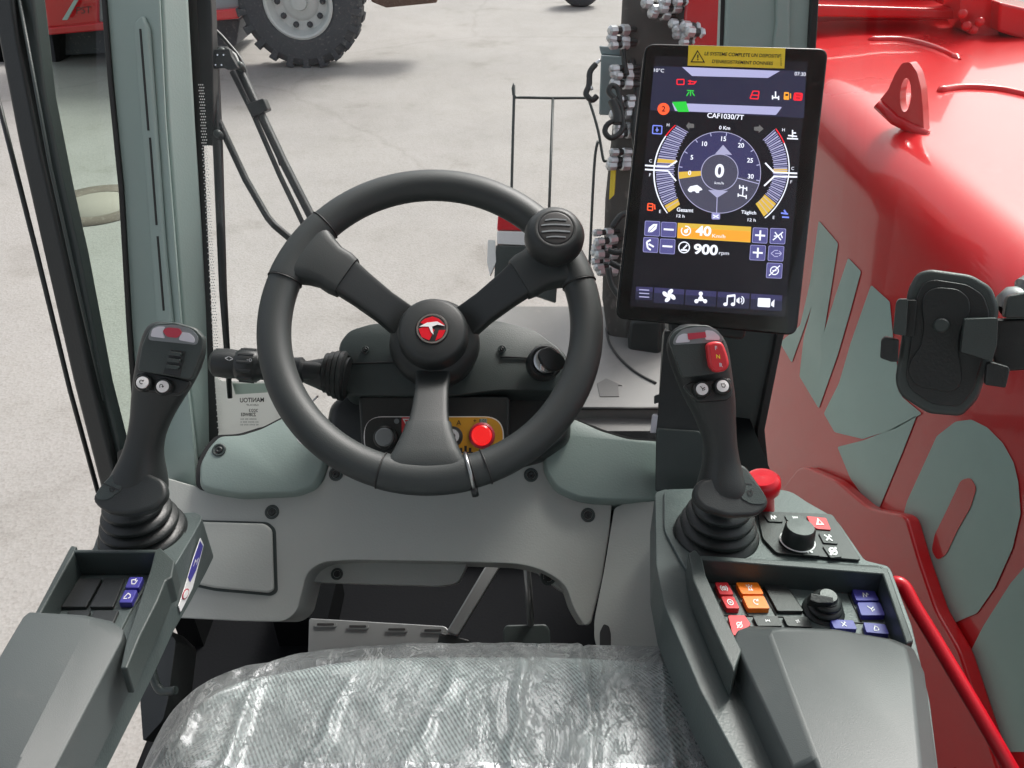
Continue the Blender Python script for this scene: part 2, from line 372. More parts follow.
# ---------------------------------------------------------- far wheeled machine (red) at the top left
def wheel_big(parent, c, r, wd, side=1):
    ax = V((0, -side, 0)); b = MB(); hw = wd / 2
    prof = [(r * .52, -hw * .8), (r * .6, -hw), (r * .86, -hw * .98), (r * .97, -hw * .75), (r, -hw * .4), (r, hw * .4), (r * .97, hw * .75), (r * .86, hw * .98), (r * .6, hw), (r * .52, hw * .8)]
    b.lathe(c, ax, prof, 'tyre', 56)
    n = 22
    for k in range(n):                                   # chunky lugs
        for sgn in (-1, 1):
            a = 2 * math.pi * (k + (.5 if sgn > 0 else 0)) / n; u = V((math.cos(a), 0, math.sin(a)))
            tdir = V((-math.sin(a), 0, math.cos(a)))
            rm = Matrix((tdir, ax, u)).transposed()
            b.box(c + u * (r * 1.0) + ax * sgn * hw * .5, r * .13, hw * 1.0, r * .05, 'tyre', rm)
            b.box(c + u * (r * .93) + ax * sgn * hw * .99, r * .10, hw * .06, r * .15, 'tyre', rm)
    ty = b.build('tyre', parent, bevel=.008, seg=2)
    q = MB()
    q.lathe(c, ax, [(r * .56, hw * .96), (r * .53, hw * 1.02), (r * .50, hw * .96), (r * .47, hw * .55), (r * .44, hw * .35), (r * .30, hw * .30), (r * .25, hw * .45), (r * .14, hw * .5), (r * .12, hw * .75), (0, hw * .78)], 'rim', 48)
    rm = q.build('rim', parent, auto=40)
    for k in range(10):
        h = MB(); a = 2 * math.pi * k / 10; u = V((math.cos(a), 0, math.sin(a)))
        h.lathe(c + u * r * .37 + ax * hw * .3, ax, [(.035, 0), (.035, .03), (.02, .05), (0, .05)], 'tyre', 8)
        h.build('wheel_nut', rm)
wc = GP.hit(306, 64); YW = wc.y
t = thing('telehandler', (wc.x - 1.0, YW + .5, 0), 'red wheeled machine with big grey tyres parked across the yard', 'vehicle')
RW = .72
cw = V((wc.x + .05, YW, RW)); wheel_big(t, cw, RW, .40)
PV = Plane((0, YW - .12, 0), (0, -1, 0))
def pv(out, th, m, name, y=0, bevel=.02):
    P = Plane((0, YW + y, 0), (0, -1, 0)); return MB().slab(P, out, th, m).build(name, t, bevel=bevel)
pv([(36, -200), (98, -200), (98, 26), (42, 28)], .9, 'red', 'body', -.1)
pv([(40, 29), (239, 8), (239, 19), (42, 36)], .8, 'red', 'side_skirt', -.18)
pv([(98, -200), (239, -200), (239, 8), (98, 26)], .9, 'boxgrey', 'side_panel', -.05)
pv([(20, 0), (34, 0), (34, 10), (20, 10)], .1, 'white', 'reflector', -.12, .01)
pv([(22, 45), (44, 44), (44, 53), (24, 54)], .1, 'white', 'marker_lamp', -.12, .01)
pv([(-150, 20), (240, 20), (236, 46), (-150, 68)], 1.2, 'tyre', 'chassis_shade', .25)  # dark slab: chassis plus the shadow beneath the red body
b = MB(); PT = Plane((0, YW - .19, 0), (0, -1, 0))
b.prism([PT.hit(x, y) for x, y in [(62, 20), (74, 0), (78, 0), (67, 20)]], (0, .02, 0), 'decal'); b.text('PST', PT, 84, 10, 7, 'ink', ux=(1, -.05), off=.004); b.build('body_marking', t)
# axle + fender to the right of the big tyre
pv([(371, -40), (437, -40), (437, 3), (386, 8), (371, 2)], .5, 'rust', 'rear_frame', .1)
pv([(240, -240), (380, -240), (380, -120), (240, -120)], .8, 'red', 'engine_cover', -.05)
pv([(-150, 34), (60, 34), (60, 62), (-150, 80)], 1.0, 'void', 'underbody_shade', .1)  # near-black slab added as the shade under the machine
# small far caster foot
c = GP.hit(580, 6); t = thing('distant_tyre', c, 'small dark tyre of another machine at the far top edge of the yard', 'tyre')
MB().lathe(c + V((0, 0, .33)), (0, -1, 0), [(.17, -.12), (.3, -.13), (.34, -.06), (.34, .06), (.3, .13), (.17, .12)], 'tyre', 40).build('tread', t)
MB().lathe(c + V((0, 0, .33)), (0, -1, 0), [(.17, .1), (.15, .06), (0, .05)], 'rim', 32).build('rim', t)

# ============================================================ OUTSIDE, IN FRONT OF THE CAB
# deck plate
DPZ = 1.32; DK = Plane((0, 0, DPZ), (0, 0, 1))
t = thing('front_deck', DK.hit(580, 380), 'grey metal deck plate in front of the dashboard, seen past the wheel', 'deck plate')
MB().slab(DK, rnd([(430, 306), (640, 306), (720, 330), (720, 408), (430, 408)], 4), .05, 'deck').build('plate', t, bevel=.004)
D2 = Plane((0, 0, DPZ - .03), (0, 0, 1))
MB().slab(D2, [(430, 409.5), (720, 409.5), (720, 520), (430, 520)], .05, 'deckdark').build('lower_plate', t, bevel=.004)
b = MB(); pts = [DK.hit(x, y) + V((0, 0, .003)) for x, y in [(606, 329), (609, 343), (617, 356), (629, 368), (642, 377), (656, 384)]]
b.tube(smooth_path(pts, 5), .003, 'ink', 6); b.tube([DK.hit(560, 408.5), DK.hit(690, 408.5)], .004, 'ink', 6); b.build('panel_seam', t)
MB().ply(DK, [(600, 397), (619, 397), (618, 386), (622, 386), (606, 379), (597, 384)], 'deckdark', 0, .002).build('arrow_marking', t)

# boom column with hydraulics
t = thing('boom_column', at(650, 340, 2.0), 'dark brown boom column with hydraulic fittings behind the display', 'boom')
BP = Plane(at(640, 200, 2.02), (-.25, -.9, .25))
MB().slab(BP, [(624, -60), (700, -60), (716, 120), (690, 350), (640, 346), (607, 343), (601, 300), (604, 200), (618, 60)], .30, 'boom').build('column', t, bevel=.02)
BQ = Plane(at(640, 200, 1.97), (-.25, -.9, .25))
MB().slab(BQ, [(690, -60), (727, -60), (727, 60), (680, 60)], .14, 'red').build('red_plate', t, bevel=.008)
MB().slab(BQ, [(630, 320), (662, 320), (661, 352), (655, 362), (645, 366), (634, 364), (628, 356), (627, 338)], .16, 'rubber').build('rubber_boot', t, bevel=.012)
MB().slab(BQ, rnd([(611, 165), (617, 150), (614, 195), (609, 200)], 1), .01, 'yellow').build('warning_sticker', t)
b = MB()
BF = Plane(at(640, 200, 1.98), (-.25, -.9, .25))
def fitting(b, x, y, s=1.0, ax=None):
    c = BF.hit(x, y); a = V(ax or (-1, -.3, .15)).normalized(); r = .011 * s
    L_ = random.uniform(1.0, 1.4)
    b.lathe(c - a * .03 * L_, a, [(r_ * r * .8, h_ * L_) for r_, h_ in ((.7, 0), (.7, .02), (1.25, .02), (1.3, .036), (.9, .038), (.9, .048), (1.15, .05), (1.15, .064), (.6, .068), (0, .068))], 'zinc', 8, smooth=False, mats=['black', 'black', 'zinc', 'zinc', 'black', 'black', 'zinc', 'zinc', 'zinc', 'zinc', 'zinc'][:9])
for i, (x, y) in enumerate([(627, 68), (629, 76), (627, 84), (629, 99), (628, 106), (627, 114), (629, 127), (628, 134), (626, 152), (624, 160), (661, 5), (668, 9), (676, 3), (664, 14), (684, 25), (690, 30), (697, 27), (703, 33), (694, 37), (688, 2), (623, 30), (624, 40), (607, 232), (612, 240), (605, 246), (611, 254), (604, 260), (612, 266)]):
    for q_ in range(1 if i % 3 else 2):
        fb = MB(); fitting(fb, x + random.uniform(-1, 1), y + q_ * 5, random.uniform(.9, 1.3), (-1, -.5 + random.uniform(-.1, .1), .12 + random.uniform(-.08, .08))); fb.build('hydraulic_fitting', t)
t = thing('valve_box', at(613, 115, 1.95), 'grey metal box with black hoses left of the display', 'box')
BX = Plane(at(612, 85, 1.95), (-.1, -.97, .2))
MB().slab(BX, [(601, 55), (634, 57), (634, 116), (599, 115)], .12, 'boxgrey').build('housing', t, bevel=.004)
MB().slab(Plane(at(612, 55, 1.95), (-.1, -.97, .2)), [(599, 46), (630, 48), (634, 56.5), (601, 54.5)], .10, 'boxgrey').build('lid', t, bevel=.003)
b = MB(); k = 1.92
for pts_ in ([(640, -20), (636, 10), (641, 40), (652, 70)], [(650, -20), (655, 12), (668, 22), (690, 18), (712, 26)], [(632, 60), (637, 90), (634, 130), (640, 170)], [(612, 228), (622, 215), (640, 212)], [(610, 262), (625, 268), (645, 262)], [(608, 250), (620, 252), (640, 240)], [(622, 300), (612, 285), (608, 268)], [(668, -20), (672, 8), (684, 22), (700, 30)]):
    b.tube(smooth_path(path_px([(x, y, k) for x, y in pts_]), 6), .008, 'rubber', 8)
b.build('hydraulic_hose', t)
b = MB(); k = 1.88
b.tube(smooth_path(path_px([(620, 118, k), (608, 124, k), (605, 132, k), (611, 138, k), (620, 133, k), (623, 124, k), (620, 100, k), (617, 88, k), (611, 86, k), (609, 92, k), (615, 99, k), (622, 108, k)]), 6), .0065, 'rubber', 8)
b.tube(smooth_path(path_px([(628, 0, 1.95), (627, 20, 1.92), (624, 45, k), (624, 60, k), (627, 75, k)]), 6), .006, 'rubber', 8)
b.tube(smooth_path(path_px([(612, 100, k), (617, 112, k), (618, 124, k)]), 5), .011, 'rubber', 8); b.build('hose', t)
b = MB(); k = 1.90; b.tube(smooth_path(path_px([(596, 64, k), (590, 72, k), (589, 85, k), (586, 94, k), (592, 100, k), (597, 96, k)]), 5), .007, 'rubber', 8); b.tube(smooth_path(path_px([(600, 60, k), (594, 66, k), (588, 78, k), (592, 90, k)]), 5), .004, 'chrome', 8); b.build('cable', t)
# wire guard
b = MB(); g = 2.35
b.tube(smooth_path(path_px([(509, 300, g), (514, 99, g), (516, 97.5, g), (552, 98, g), (587, 98, g), (589, 100, g), (598, 130, g), (603, 158, g), (606, 161, g), (612, 160, g)]), 5), .0042, 'trim', 8)
b.tube(path_px([(553, 98, g), (546, 300, g)]), .0042, 'trim', 8); b.tube(smooth_path(path_px([(598, 141, g), (594, 170, g), (588, 300, g)]), 4), .0042, 'trim', 8)
tag(b.build('wire_guard'), 'thin grey bent wire guard frame standing in front of the cab', 'guard')
# marker lamp block
t = thing('marker_lamp', at(510, 280, 2.3), 'red and white marker lamp block behind the steering wheel rim', 'lamp')
LPn = Plane(at(510, 240, 2.3), (0, -.85, .5))
MB().slab(LPn, rnd([(498, 215), (540, 215), (542, 231), (497, 230)], 2), .06, 'redpl').build('red_lens', t, bevel=.004)
MB().slab(LPn, rnd([(497, 231), (542, 232), (542, 246), (497, 244)], 1), .06, 'white').build('white_lens', t, bevel=.003)
MB().slab(LPn, [(496, 245), (560, 247), (556, 303), (494, 282)], .05, 'trim').build('housing', t, bevel=.004)
MB().slab(LPn, rnd([(488, 240), (495, 240), (496, 262), (490, 276), (487, 262)], 1), .06, 'paper').build('bracket', t, bevel=.002)

# windscreen
t = thing('windscreen', at(430, 430, 1.2), 'clear windscreen glass between the two grey cab pillars', 'windscreen')
WP = plane3((200, 430, 1.16), (186, 0, 1.03), (725, 0, 1.04))
MB().slab(WP, [(180, -60), (740, -60), (690, 470), (205, 470)], .004, 'glass_front').build('glass', t)
b = MB(); b.ply(WP, [(180, -60), (194, -60), (204, 140), (215, 380), (219, 432), (210, 470), (196, 470)], 'ink', .001, .001); b.build('black_border', t)
b = MB()
for i in range(120):                       # fading dots of the border print
    y = 85 + i * 2.9
    x = 197.5 + (y - 85) * .055
    for k in range(3):
        b.ply(WP, ell(x + 2.0 + k * 1.9 + (i % 2) * .9, y, .62, .75, 6), 'paper', .0022, .0004)
o_ = b.build('dot_print', t); tag(o_, kind='stuff')
# frit on the right edge
b = MB(); b.ply(WP, [(722, -60), (732, -60), (730, 60), (719, 60)], 'ink', .001, .001); b.build('black_border', t)
# mirrored sticker
b = MB(); b.ply(WP, rnd([(214, 374), (222, 381), (268, 381), (281, 410), (284, 424), (255, 436), (219, 442)], 2), 'sticker', .001, .0003)
b.ply(WP, [(233, 383), (266, 383), (268, 392), (236, 394)], 'palegreen', .0022, .0003)
b.text('MANITOU', WP, 252.5, 399.5, 4.6, 'ink', ux=(1, -.02), w=24, off=.0026, mirror=True, bold=.02)
b.text('GROUP', WP, 253, 404.5, 1.8, 'ink', w=12, off=.0026, mirror=True)
b.text('2023', WP, 254, 410, 3.2, 'ink', w=9, off=.0026, mirror=True, bold=.01)
b.text('Z38W03', WP, 249, 414, 3.6, 'ink', w=15, off=.0026, mirror=True, bold=.02)
b.text('ooeo ee oo', WP, 249, 418.6, 1.4, 'grey', w=16, off=.0026, mirror=True)
b.text('oo eooo eee o', WP, 250, 421.5, 1.4, 'grey', w=18, off=.0026, mirror=True)
b.text('ee eoeo ooo eo', WP, 250, 424.2, 1.4, 'grey', w=18, off=.0026, mirror=True)
tag(b.build('windscreen_sticker'), 'white sticker with mirrored lettering low on the windscreen by the indicator stalk', 'sticker')
# wiper
t = thing('windscreen_wiper', at(222, 400, 1.2), 'black windscreen wiper with parallel arms outside the left of the glass', 'wiper')
b = MB(); g = 1.12
b.slab(Plane(at(212, 200, g), (0, -.95, .3)), rnd([(190, -60), (208, -60), (212, 20), (214, 145), (200, 146), (196, 60)], 2), .02, 'black'); b.build('motor_rail', t, bevel=.002)
g = 1.10
MB().tube(path_px([(206, -30, g), (214, 60, g), (218, 150, g), (223, 290, g), (230, 398, g + .04)]), [.007, .007, .007, .0055, .0035], 'black', 8).build('blade', t)
MB().tube(path_px([(212, 50, g), (227, 51, g), (234, 57, g), (240, 70, g), (258, 108, g), (284, 163, g), (312, 218, g), (332, 262, g)]), .0062, 'black', 8).build('arm', t)
MB().tube(path_px([(214, 108, g), (217, 118, g), (246, 180, g), (268, 218, g), (275, 226, g), (292, 240, g), (320, 262, g)]), .0050, 'black', 8).build('arm', t)
MB().tube(smooth_path(path_px([(203, -10, g), (206, 18, g), (225, 40, g), (242, 62, g), (251, 92, g), (263, 118, g), (273, 140, g), (281, 165, g)]), 6), .0027, 'rubber', 8).build('washer_hose', t)
WB = Plane(at(256, 110, g - .01), (0, -.95, .3))
MB().slab(WB, rnd([(246, 104), (263, 98), (268, 110), (252, 118)], 2), .02, 'black').build('hose_clip', t, bevel=.002)
MB().slab(WB, rnd([(210, 50), (229, 49), (231, 56), (238, 68), (228, 70), (224, 68), (212, 69)], 1), .012, 'black').build('pivot_bracket', t, bevel=.002)
MB().slab(WB, rnd([(200, 122), (216, 122), (219, 133), (215, 146), (202, 145)], 2), .02, 'black').build('pivot_block', t, bevel=.002)
b = MB()
for x, y in ((218, 55), (224, 55), (216, 65), (222, 65)): b.ply(WB, ell(x, y, .9, n=8), 'chrome', 0, .002)
b.build('bolt_heads', t)

# ============================================================ CAB: pillars, door, side glass
def sheet(rows, m, name, parent, th=.03, sub=2, bevel=0):
    b = MB(); b.grid([[at(*p) for p in r] for r in rows], m); return b.build(name, parent, solid=th, sub=sub, bevel=bevel)
t = bpy.data.objects['windscreen_wiper']; g = 1.10
MB().tube(path_px([(232, 72, g), (254, 116, g), (280, 176, g), (304, 226, g), (320, 262, g)]), .0036, 'black', 8).build('arm_spring', t)
MB().tube(smooth_path(path_px([(196, -20, g), (200, 10, g), (198, 30, g), (204, 60, g), (202, 95, g), (212, 130, g)]), 5), .0030, 'rubber', 8).build('washer_hose', t)
for x_, y_ in ((207, 28), (204, 62), (218, 134), (240, 66), (222, 52)): MB().lathe(at(x_, y_, g - .012), -FW, [(.0055, -.01), (.0055, .003), (.0035, .005), (0, .005)], 'trim', 10).build('bolt', t)
t = thing('cab_pillar', at(180, 495, 1.15), 'grey green left cab pillar with slotted channel behind left joystick', 'pillar', 'front cab pillars')
PP = plane3((100, 0, 1.02), (158, 0, .985), (166, 430, 1.13))
PS = plane3((158, 0, .985), (166, 430, 1.13), (214, 430, 1.20))
MB().slab(PP, [(99, -60), (157, -60), (166, 120), (182, 330), (196, 462), (197, 500), (152, 500), (141, 440), (131, 330), (123, 200)], .05, 'pillar', d=V((-.3, .85, -.42)).normalized()).build('inner_cover', t, bevel=.004)
PS2 = plane3((157, -60, .97), (182, 330, 1.093), (214, 380, 1.15))
MB().slab(PS2, [(158, -60), (186, -60), (196, 120), (205, 262), (214, 390), (221, 434), (197, 462), (183, 330), (167, 120)], .04, 'pillar', d=V((-.62, .7, -.35)).normalized()).build('front_cover', t, bevel=.006)
b = MB(); b.ply(PP, rnd([(138, 24), (146, 16), (152, 30), (160, 140), (168, 250), (175, 320), (176, 410), (163, 410), (160, 320), (151, 190), (141, 70)], 3), 'pillar', 0, .007)
ch = b.build('raised_channel', t, bevel=.004)
b = MB()
for a0, a1 in (((145, 30), (153, 131)), ((154.5, 138), (161, 225)), ((162, 236), (168, 310))):
    b.ply(PP, [(a0[0] - .9, a0[1]), (a0[0] + .9, a0[1]), (a1[0] + .9, a1[1]), (a1[0] - .9, a1[1])], 'ink', .0068, .001)
b.build('slot', ch)
b = MB(); b.slab(Plane(PP.p + PP.n * .004, PP.n), [(96, -60), (101, -60), (112, 80), (123, 190), (131, 330), (139, 440), (150, 505), (146, 505), (134, 440), (126, 330), (118, 190), (107, 80)], .03, 'ink', d=FW); b.build('rubber_seal', t, bevel=.002)
# left door frame
t = thing('door_frame', at(110, 490, 1.2), 'black door frame bar leaning across the left edge of the cab', 'door frame')
DF = plane3((0, 60, .98), (60, 60, .96), (100, 480, 1.13))
MB().slab(DF, [(2, -60), (26, -60), (44, 90), (62, 180), (78, 250), (103, 380), (124, 462), (112, 480), (86, 380), (60, 250), (38, 150), (16, 20)], .03, 'trim', d=FW).build('inner_profile', t, bevel=.005)
DF2 = Plane(DF.p + DF.n * .014, DF.n)
MB().slab(DF2, [(-25, -60), (4, -60), (18, 40), (40, 150), (63, 250), (92, 380), (118, 486), (101, 492), (72, 380), (42, 250), (17, 140), (-6, 20)], .035, 'rubber', d=FW).build('frame_bar', t, bevel=.006)
b = MB(); b.tube(path_px([(-12, 60, .985), (36, 250, 1.03), (70, 390, 1.09), (98, 492, 1.13)]), .0032, 'black', 8); b.build('outer_seal', t)
MB().tube(path_px([(12, -40, .935), (50, 165, .985), (78, 290, 1.03), (104, 400, 1.08)]), .0022, 'trim', 8).build('edge_strip', t)
b = MB(); b.slab(DF2, rnd([(117, 452), (124, 448), (128, 462), (118, 474)], 2), .02, 'black'); b.build('latch', t, bevel=.002)
GL = plane3((30, 0, 1.03), (110, 0, 1.04), (125, 450, 1.16))
tag(MB().slab(GL, [(8, -60), (110, -60), (150, 500), (118, 480)], .004, 'glass_left').build('side_window'), 'greenish door window pane between the black bar and left pillar', 'window')

# right pillar
t = thing('cab_pillar', at(720, 490, 1.1), 'grey right cab pillar standing behind the tall display', 'pillar', 'front cab pillars')
RPn = plane3((730, 0, 1.03), (815, 0, 1.01), (720, 460, 1.17))
MB().slab(RPn, [(729, -60), (822, -60), (812, 90), (801, 170), (790, 330), (722, 330), (722, 120)], .05, 'pillar', d=FW).build('inner_cover', t, bevel=.006)
MB().slab(Plane(RPn.p + RPn.n * .006, RPn.n), rnd([(776, -60), (790, -60), (790, 55), (772, 55), (776, 20)], 5), .01, 'pillar').build('raised_channel', t, bevel=.004)
MB().slab(Plane(RPn.p - RPn.n * .002, RPn.n), [(690, 300), (795, 300), (768, 400), (752, 500), (668, 505), (660, 500), (664, 400), (668, 330)], .05, 'trim', d=FW).build('lower_cover', t, bevel=.008)
b = MB(); b.slab(Plane(RPn.p + RPn.n * .008, RPn.n), [(815, -60), (823, -60), (812, 120), (798, 240), (785, 330), (765, 430), (770, 480), (790, 560), (782, 562), (758, 490), (757, 430), (778, 330), (792, 240), (805, 120)], .03, 'ink', d=FW); b.build('rubber_seal', t, bevel=.002)

# right side window (tinted)
GR = plane3((815, 0, 1.08), (1024, 0, .74), (775, 480, 1.25))
b = MB(); b.slab(GR, [(806, -80), (1120, -80), (1120, 900), (900, 900), (760, 520), (752, 440), (775, 330)], .004, 'glass_right')
tag(b.build('right_window'), 'green tinted side window in front of the red bodywork', 'window')

# cab roof over the driver (above the frame, shades the interior)
t = thing('cab_roof', V((-.1, .2, 2.86)), 'grey cab roof lining above the driver', 'roof')
MB().box((-.1, .0, 2.88), 1.15, 1.9, .05, 'pillar').build('roof_panel', t, bevel=.02)
MB().box((-.1, -.92, 2.6), 1.15, .05, .55, 'pillar').build('rear_frame', t, bevel=.02)
# ============================================================ RED BODYWORK on the right
t = thing('engine_hood', V((1.4, 2, 0)), 'big glossy red machine body with silver lettering beside the cab', 'engine hood')
ZT = CAM.z - .575; XS = .80
b = MB()
prof = [(XS + .02, .2), (XS, 1.0), (XS, ZT - .13)] + [(XS + .13 - .13 * math.cos(R(a)), ZT - .13 + .13 * math.sin(R(a))) for a in range(8, 91, 8)] + [(XS + .3, ZT + .012), (XS + .8, ZT + .015), (XS + 1.5, ZT - .01), (XS + 1.8, ZT - .12), (XS + 1.85, ZT - .5), (XS + 1.85, .2)]
b.grid([[V((x, y, z)) for x, z in prof] for y in (-.6, 0, .6, 1.2, 1.8, 2.4, 2.98)], 'red2')
n_ = len(prof); b.add([V((x, 2.98, z)) for x, z in prof], [list(range(n_))], 'red2')
b.build('hood_shell', t, auto=70)
SP = Plane((XS - .0005, 0, 0), (-1, 0, 0)); TPl = Plane((0, 0, ZT + .013), (0, 0, 1))
def c4(x, y): return (760 + x / 2.954, 180 + y / 2.954)
def c5(x, y): return (800 + x / 2.558, 400 + y / 2.558)
shapes = [
 [c4(*p) for p in [(175, 120), (232, 187), (215, 300), (190, 452), (225, 340), (262, 230), (300, 270), (265, 400), (230, 520), (175, 675), (118, 580), (130, 470), (155, 370), (120, 470), (95, 540), (60, 480), (120, 430), (150, 300)]],
 [c4(*p) for p in [(330, 310), (385, 360), (395, 470), (420, 640), (480, 690), (400, 735), (305, 765), (222, 745), (190, 690), (235, 600), (270, 480)]],
 [c5(*p) for p in [(97, 120), (165, 103), (235, 75), (300, 40), (265, 130), (205, 275), (180, 270), (130, 200)]],
 [c5(*p) for p in [(352, 92), (400, 55), (440, 50), (480, 70), (520, 110), (548, 160), (560, 210), (566, 290), (545, 380), (500, 480), (455, 545), (385, 575), (330, 500), (280, 430), (262, 370), (260, 320), (275, 260)]],
 [c5(*p) for p in [(440, 640), (470, 580), (540, 470), (600, 400), (700, 400), (700, 900), (500, 900), (480, 768)]],
]
b = MB()
for sh in shapes: b.prism([SP.hit(x, y) + V((-.0015, 0, 0)) for x, y in rnd(sh, 2, 3)], (.0006, 0, 0), 'decal')
b.build('lettering', t)
slot = [c5(*p) for p in [(415, 205), (440, 198), (455, 225), (440, 275), (405, 335), (378, 395), (355, 410), (340, 385), (348, 345), (380, 280)]]
b = MB(); b.prism([SP.hit(x, y) + V((-.0028, 0, 0)) for x, y in rnd(slot, 4, 4)], (.0006, 0, 0), 'red2'); b.build('letter_counter', t)
# raised red panel, shaped after the dark red reflection in the side glass
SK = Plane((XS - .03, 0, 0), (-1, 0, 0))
MB().slab(SK, rnd([(770, 505), (800, 465), (835, 480), (868, 508), (905, 515), (918, 560), (935, 610), (958, 650), (1000, 780), (1000, 900), (850, 900), (800, 700), (770, 600)], 8), .028, 'red2').build('reflection_panel', t, bevel=.012)
# ribs on the top
for pts in ([(868, 40), (900, 40), (925, 45), (945, 52), (960, 60)], [(938, 91), (962, 88), (990, 89), (1010, 92), (1040, 99)]):
    b = MB(); p = [TPl.hit(*q) for q in pts]; b.tube(smooth_path(p, 6), [.004] + [.012] * (len(p) * 6 - 8) + [.004] * 3, 'red2', 8); b.build('pressed_rib', t)
# far red ledge and posts
LG = Plane((0, 3.0, 0), (0, -1, 0))
MB().slab(LG, [(740, -80), (965, -80), (968, 40), (958, 40), (740, 40)], .3, 'red').build('rear_ledge', t, bevel=.02)
MB().slab(Plane((0, 2.8, 0), (0, -1, 0)), [(790, 4), (955, 9), (958, 20), (790, 17)], .15, 'red2').build('ledge_lip', t, bevel=.01)
MB().slab(Plane((0, 2.75, 0), (0, -1, 0)), rnd([(962, -80), (988, -80), (993, 22), (1000, 36), (968, 34), (960, 20)], 2), .12, 'red2').build('hinge_post', t, bevel=.01)
MB().slab(Plane((0, 2.7, 0), (0, -1, 0)), [(1000, 2), (1120, 30), (1120, 70), (998, 32)], .3, 'red').build('side_rail', t, bevel=.01)
b = MB()
for x, y in ((962, 14), (966, 26), (973, 30), (979, 22)): b.lathe(Plane((0, 2.72, 0), (0, -1, 0)).hit(x, y), (-.3, -.9, .2), [(.014, 0), (.014, .015), (.008, .02), (0, .02)], 'red2', 10)
b.build('hinge_bolts', t)
# lifting eye
EP = Plane(TPl.hit(903, 122), V((-.70, -.71, .08)))
outer = rnd([(879, 101), (888, 90), (895, 74), (902, 63), (910, 62), (917, 72), (921, 88), (923, 110), (924, 134), (912, 134), (893, 118)], 3)
hole = ell(905.5, 95, 5.5, 17, 24, .06)
b = MB(); th = -EP.n * .035
# ring plate: bridge outer & hole
on = [EP.hit(*p) for p in outer]; hn = [EP.hit(*p) for p in hole]
bm_ = bmesh.new(); 
vo = [bm_.verts.new(p) for p in on]; vh = [bm_.verts.new(p) for p in hn]
eo = [bm_.edges.new((vo[i - 1], vo[i])) for i in range(len(vo))]; eh = [bm_.edges.new((vh[i - 1], vh[i])) for i in range(len(vh))]
bmesh.ops.triangle_fill(bm_, edges=eo + eh, use_beauty=True, use_dissolve=False)
bm_.verts.index_update(); vv = [v.co.copy() for v in bm_.verts]; ff = [[v.index for v in f.verts] for f in bm_.faces]; bm_.free()
b.add(vv, ff, 'red2'); b.add([v + th for v in vv], [f[::-1] for f in ff], 'red2')
for ringp in (on, hn):
    k = len(ringp); b.add(ringp + [p + th for p in ringp], [[i, (i + 1) % k, (i + 1) % k + k, i + k] for i in range(k)], 'red2')
b.build('lifting_eye', t, auto=40)
b = MB(); b.tube([EP.hit(878, 103) + V((0, 0, -.002)), EP.hit(895, 120), EP.hit(927, 136)], .012, 'red2', 8); b.build('weld_seam', t)
# red handrail
hp = smooth_path(path_px([(888, 590, .97), (895, 583, .96), (904, 587, .955), (915, 607, .945), (935, 640, .93), (985, 724, .89), (1020, 785, .87)]), 6)
tag(MB().tube(hp, .0085, 'redpl', 14).build('handrail'), 'red painted handrail running down beside the right armrest', 'handrail')

# ============================================================ CAB FLOOR and FOOTWELL
ZF = CAM.z - 1.25
b = MB(); b.box((-.14, .72, ZF - .03), .94, 1.5, .06, 'carpet'); tag(b.build('floor', bevel=.01), kind='structure')
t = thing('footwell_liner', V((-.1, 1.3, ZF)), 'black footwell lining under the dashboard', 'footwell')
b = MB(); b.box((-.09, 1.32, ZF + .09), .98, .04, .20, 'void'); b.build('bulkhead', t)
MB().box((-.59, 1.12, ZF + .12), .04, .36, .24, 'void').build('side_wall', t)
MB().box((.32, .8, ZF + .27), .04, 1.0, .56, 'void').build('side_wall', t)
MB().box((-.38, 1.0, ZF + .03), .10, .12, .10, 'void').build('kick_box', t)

# pedals
t = thing('footrest', at(378, 632, 1.2), 'grey perforated steel footrest plate beneath the dashboard', 'footrest')
FR = Plane(at(378, 630, 1.20), (0, -.45, .9))
MB().slab(FR, rnd([(309, 618), (445, 626), (451, 633), (449, 668), (308, 655)], 3), .004, 'bracket').build('plate', t, bevel=.0015)
for x, y in ((326, 625), (358, 627), (397, 630), (433, 631)):
    s_ = MB(); s_.ply(FR, rnd(rect(x - 11, y - 2.2, x + 11, y + 2.2), 2.2), 'bracket', 0, .003); s_.ply(FR, rnd(rect(x - 8.5, y - 1.3, x + 8.5, y + .9), 1), 'ink', .003, .0006); s_.build('grip_slot', t)
t = thing('brake_pedal', at(450, 640, 1.22), 'pedal on a flat grey diagonal steel arm left of the round rod', 'pedal', 'foot pedals')
b = MB(); a_ = Plane(at(475, 600, 1.20), (0, -.5, .85)); b.slab(a_, [(490, 558), (504, 560), (458, 636), (446, 632)], .012, 'bracket'); b.build('pedal_arm', t, bevel=.003)
MB().slab(Plane(at(475, 600, 1.205), (0, -.5, .85)), rnd([(440, 632), (470, 640), (462, 680), (430, 670)], 3), .012, 'rubber').build('pedal_pad', t, bevel=.003)
t = thing('accelerator_pedal', at(527, 640, 1.22), 'dark foot pedal hanging on a round grey rod', 'pedal', 'foot pedals')
MB().tube(path_px([(526, 555, 1.17), (529, 595, 1.19), (531, 630, 1.21)]), .0055, 'bracket', 12).build('pedal_rod', t)
MB().slab(Plane(at(526, 632, 1.20), (0, -.6, .8)), rnd([(506, 625), (546, 624), (550, 630), (551, 672), (503, 672), (503, 630)], 3), .015, 'trim').build('pedal_pad', t, bevel=.003)

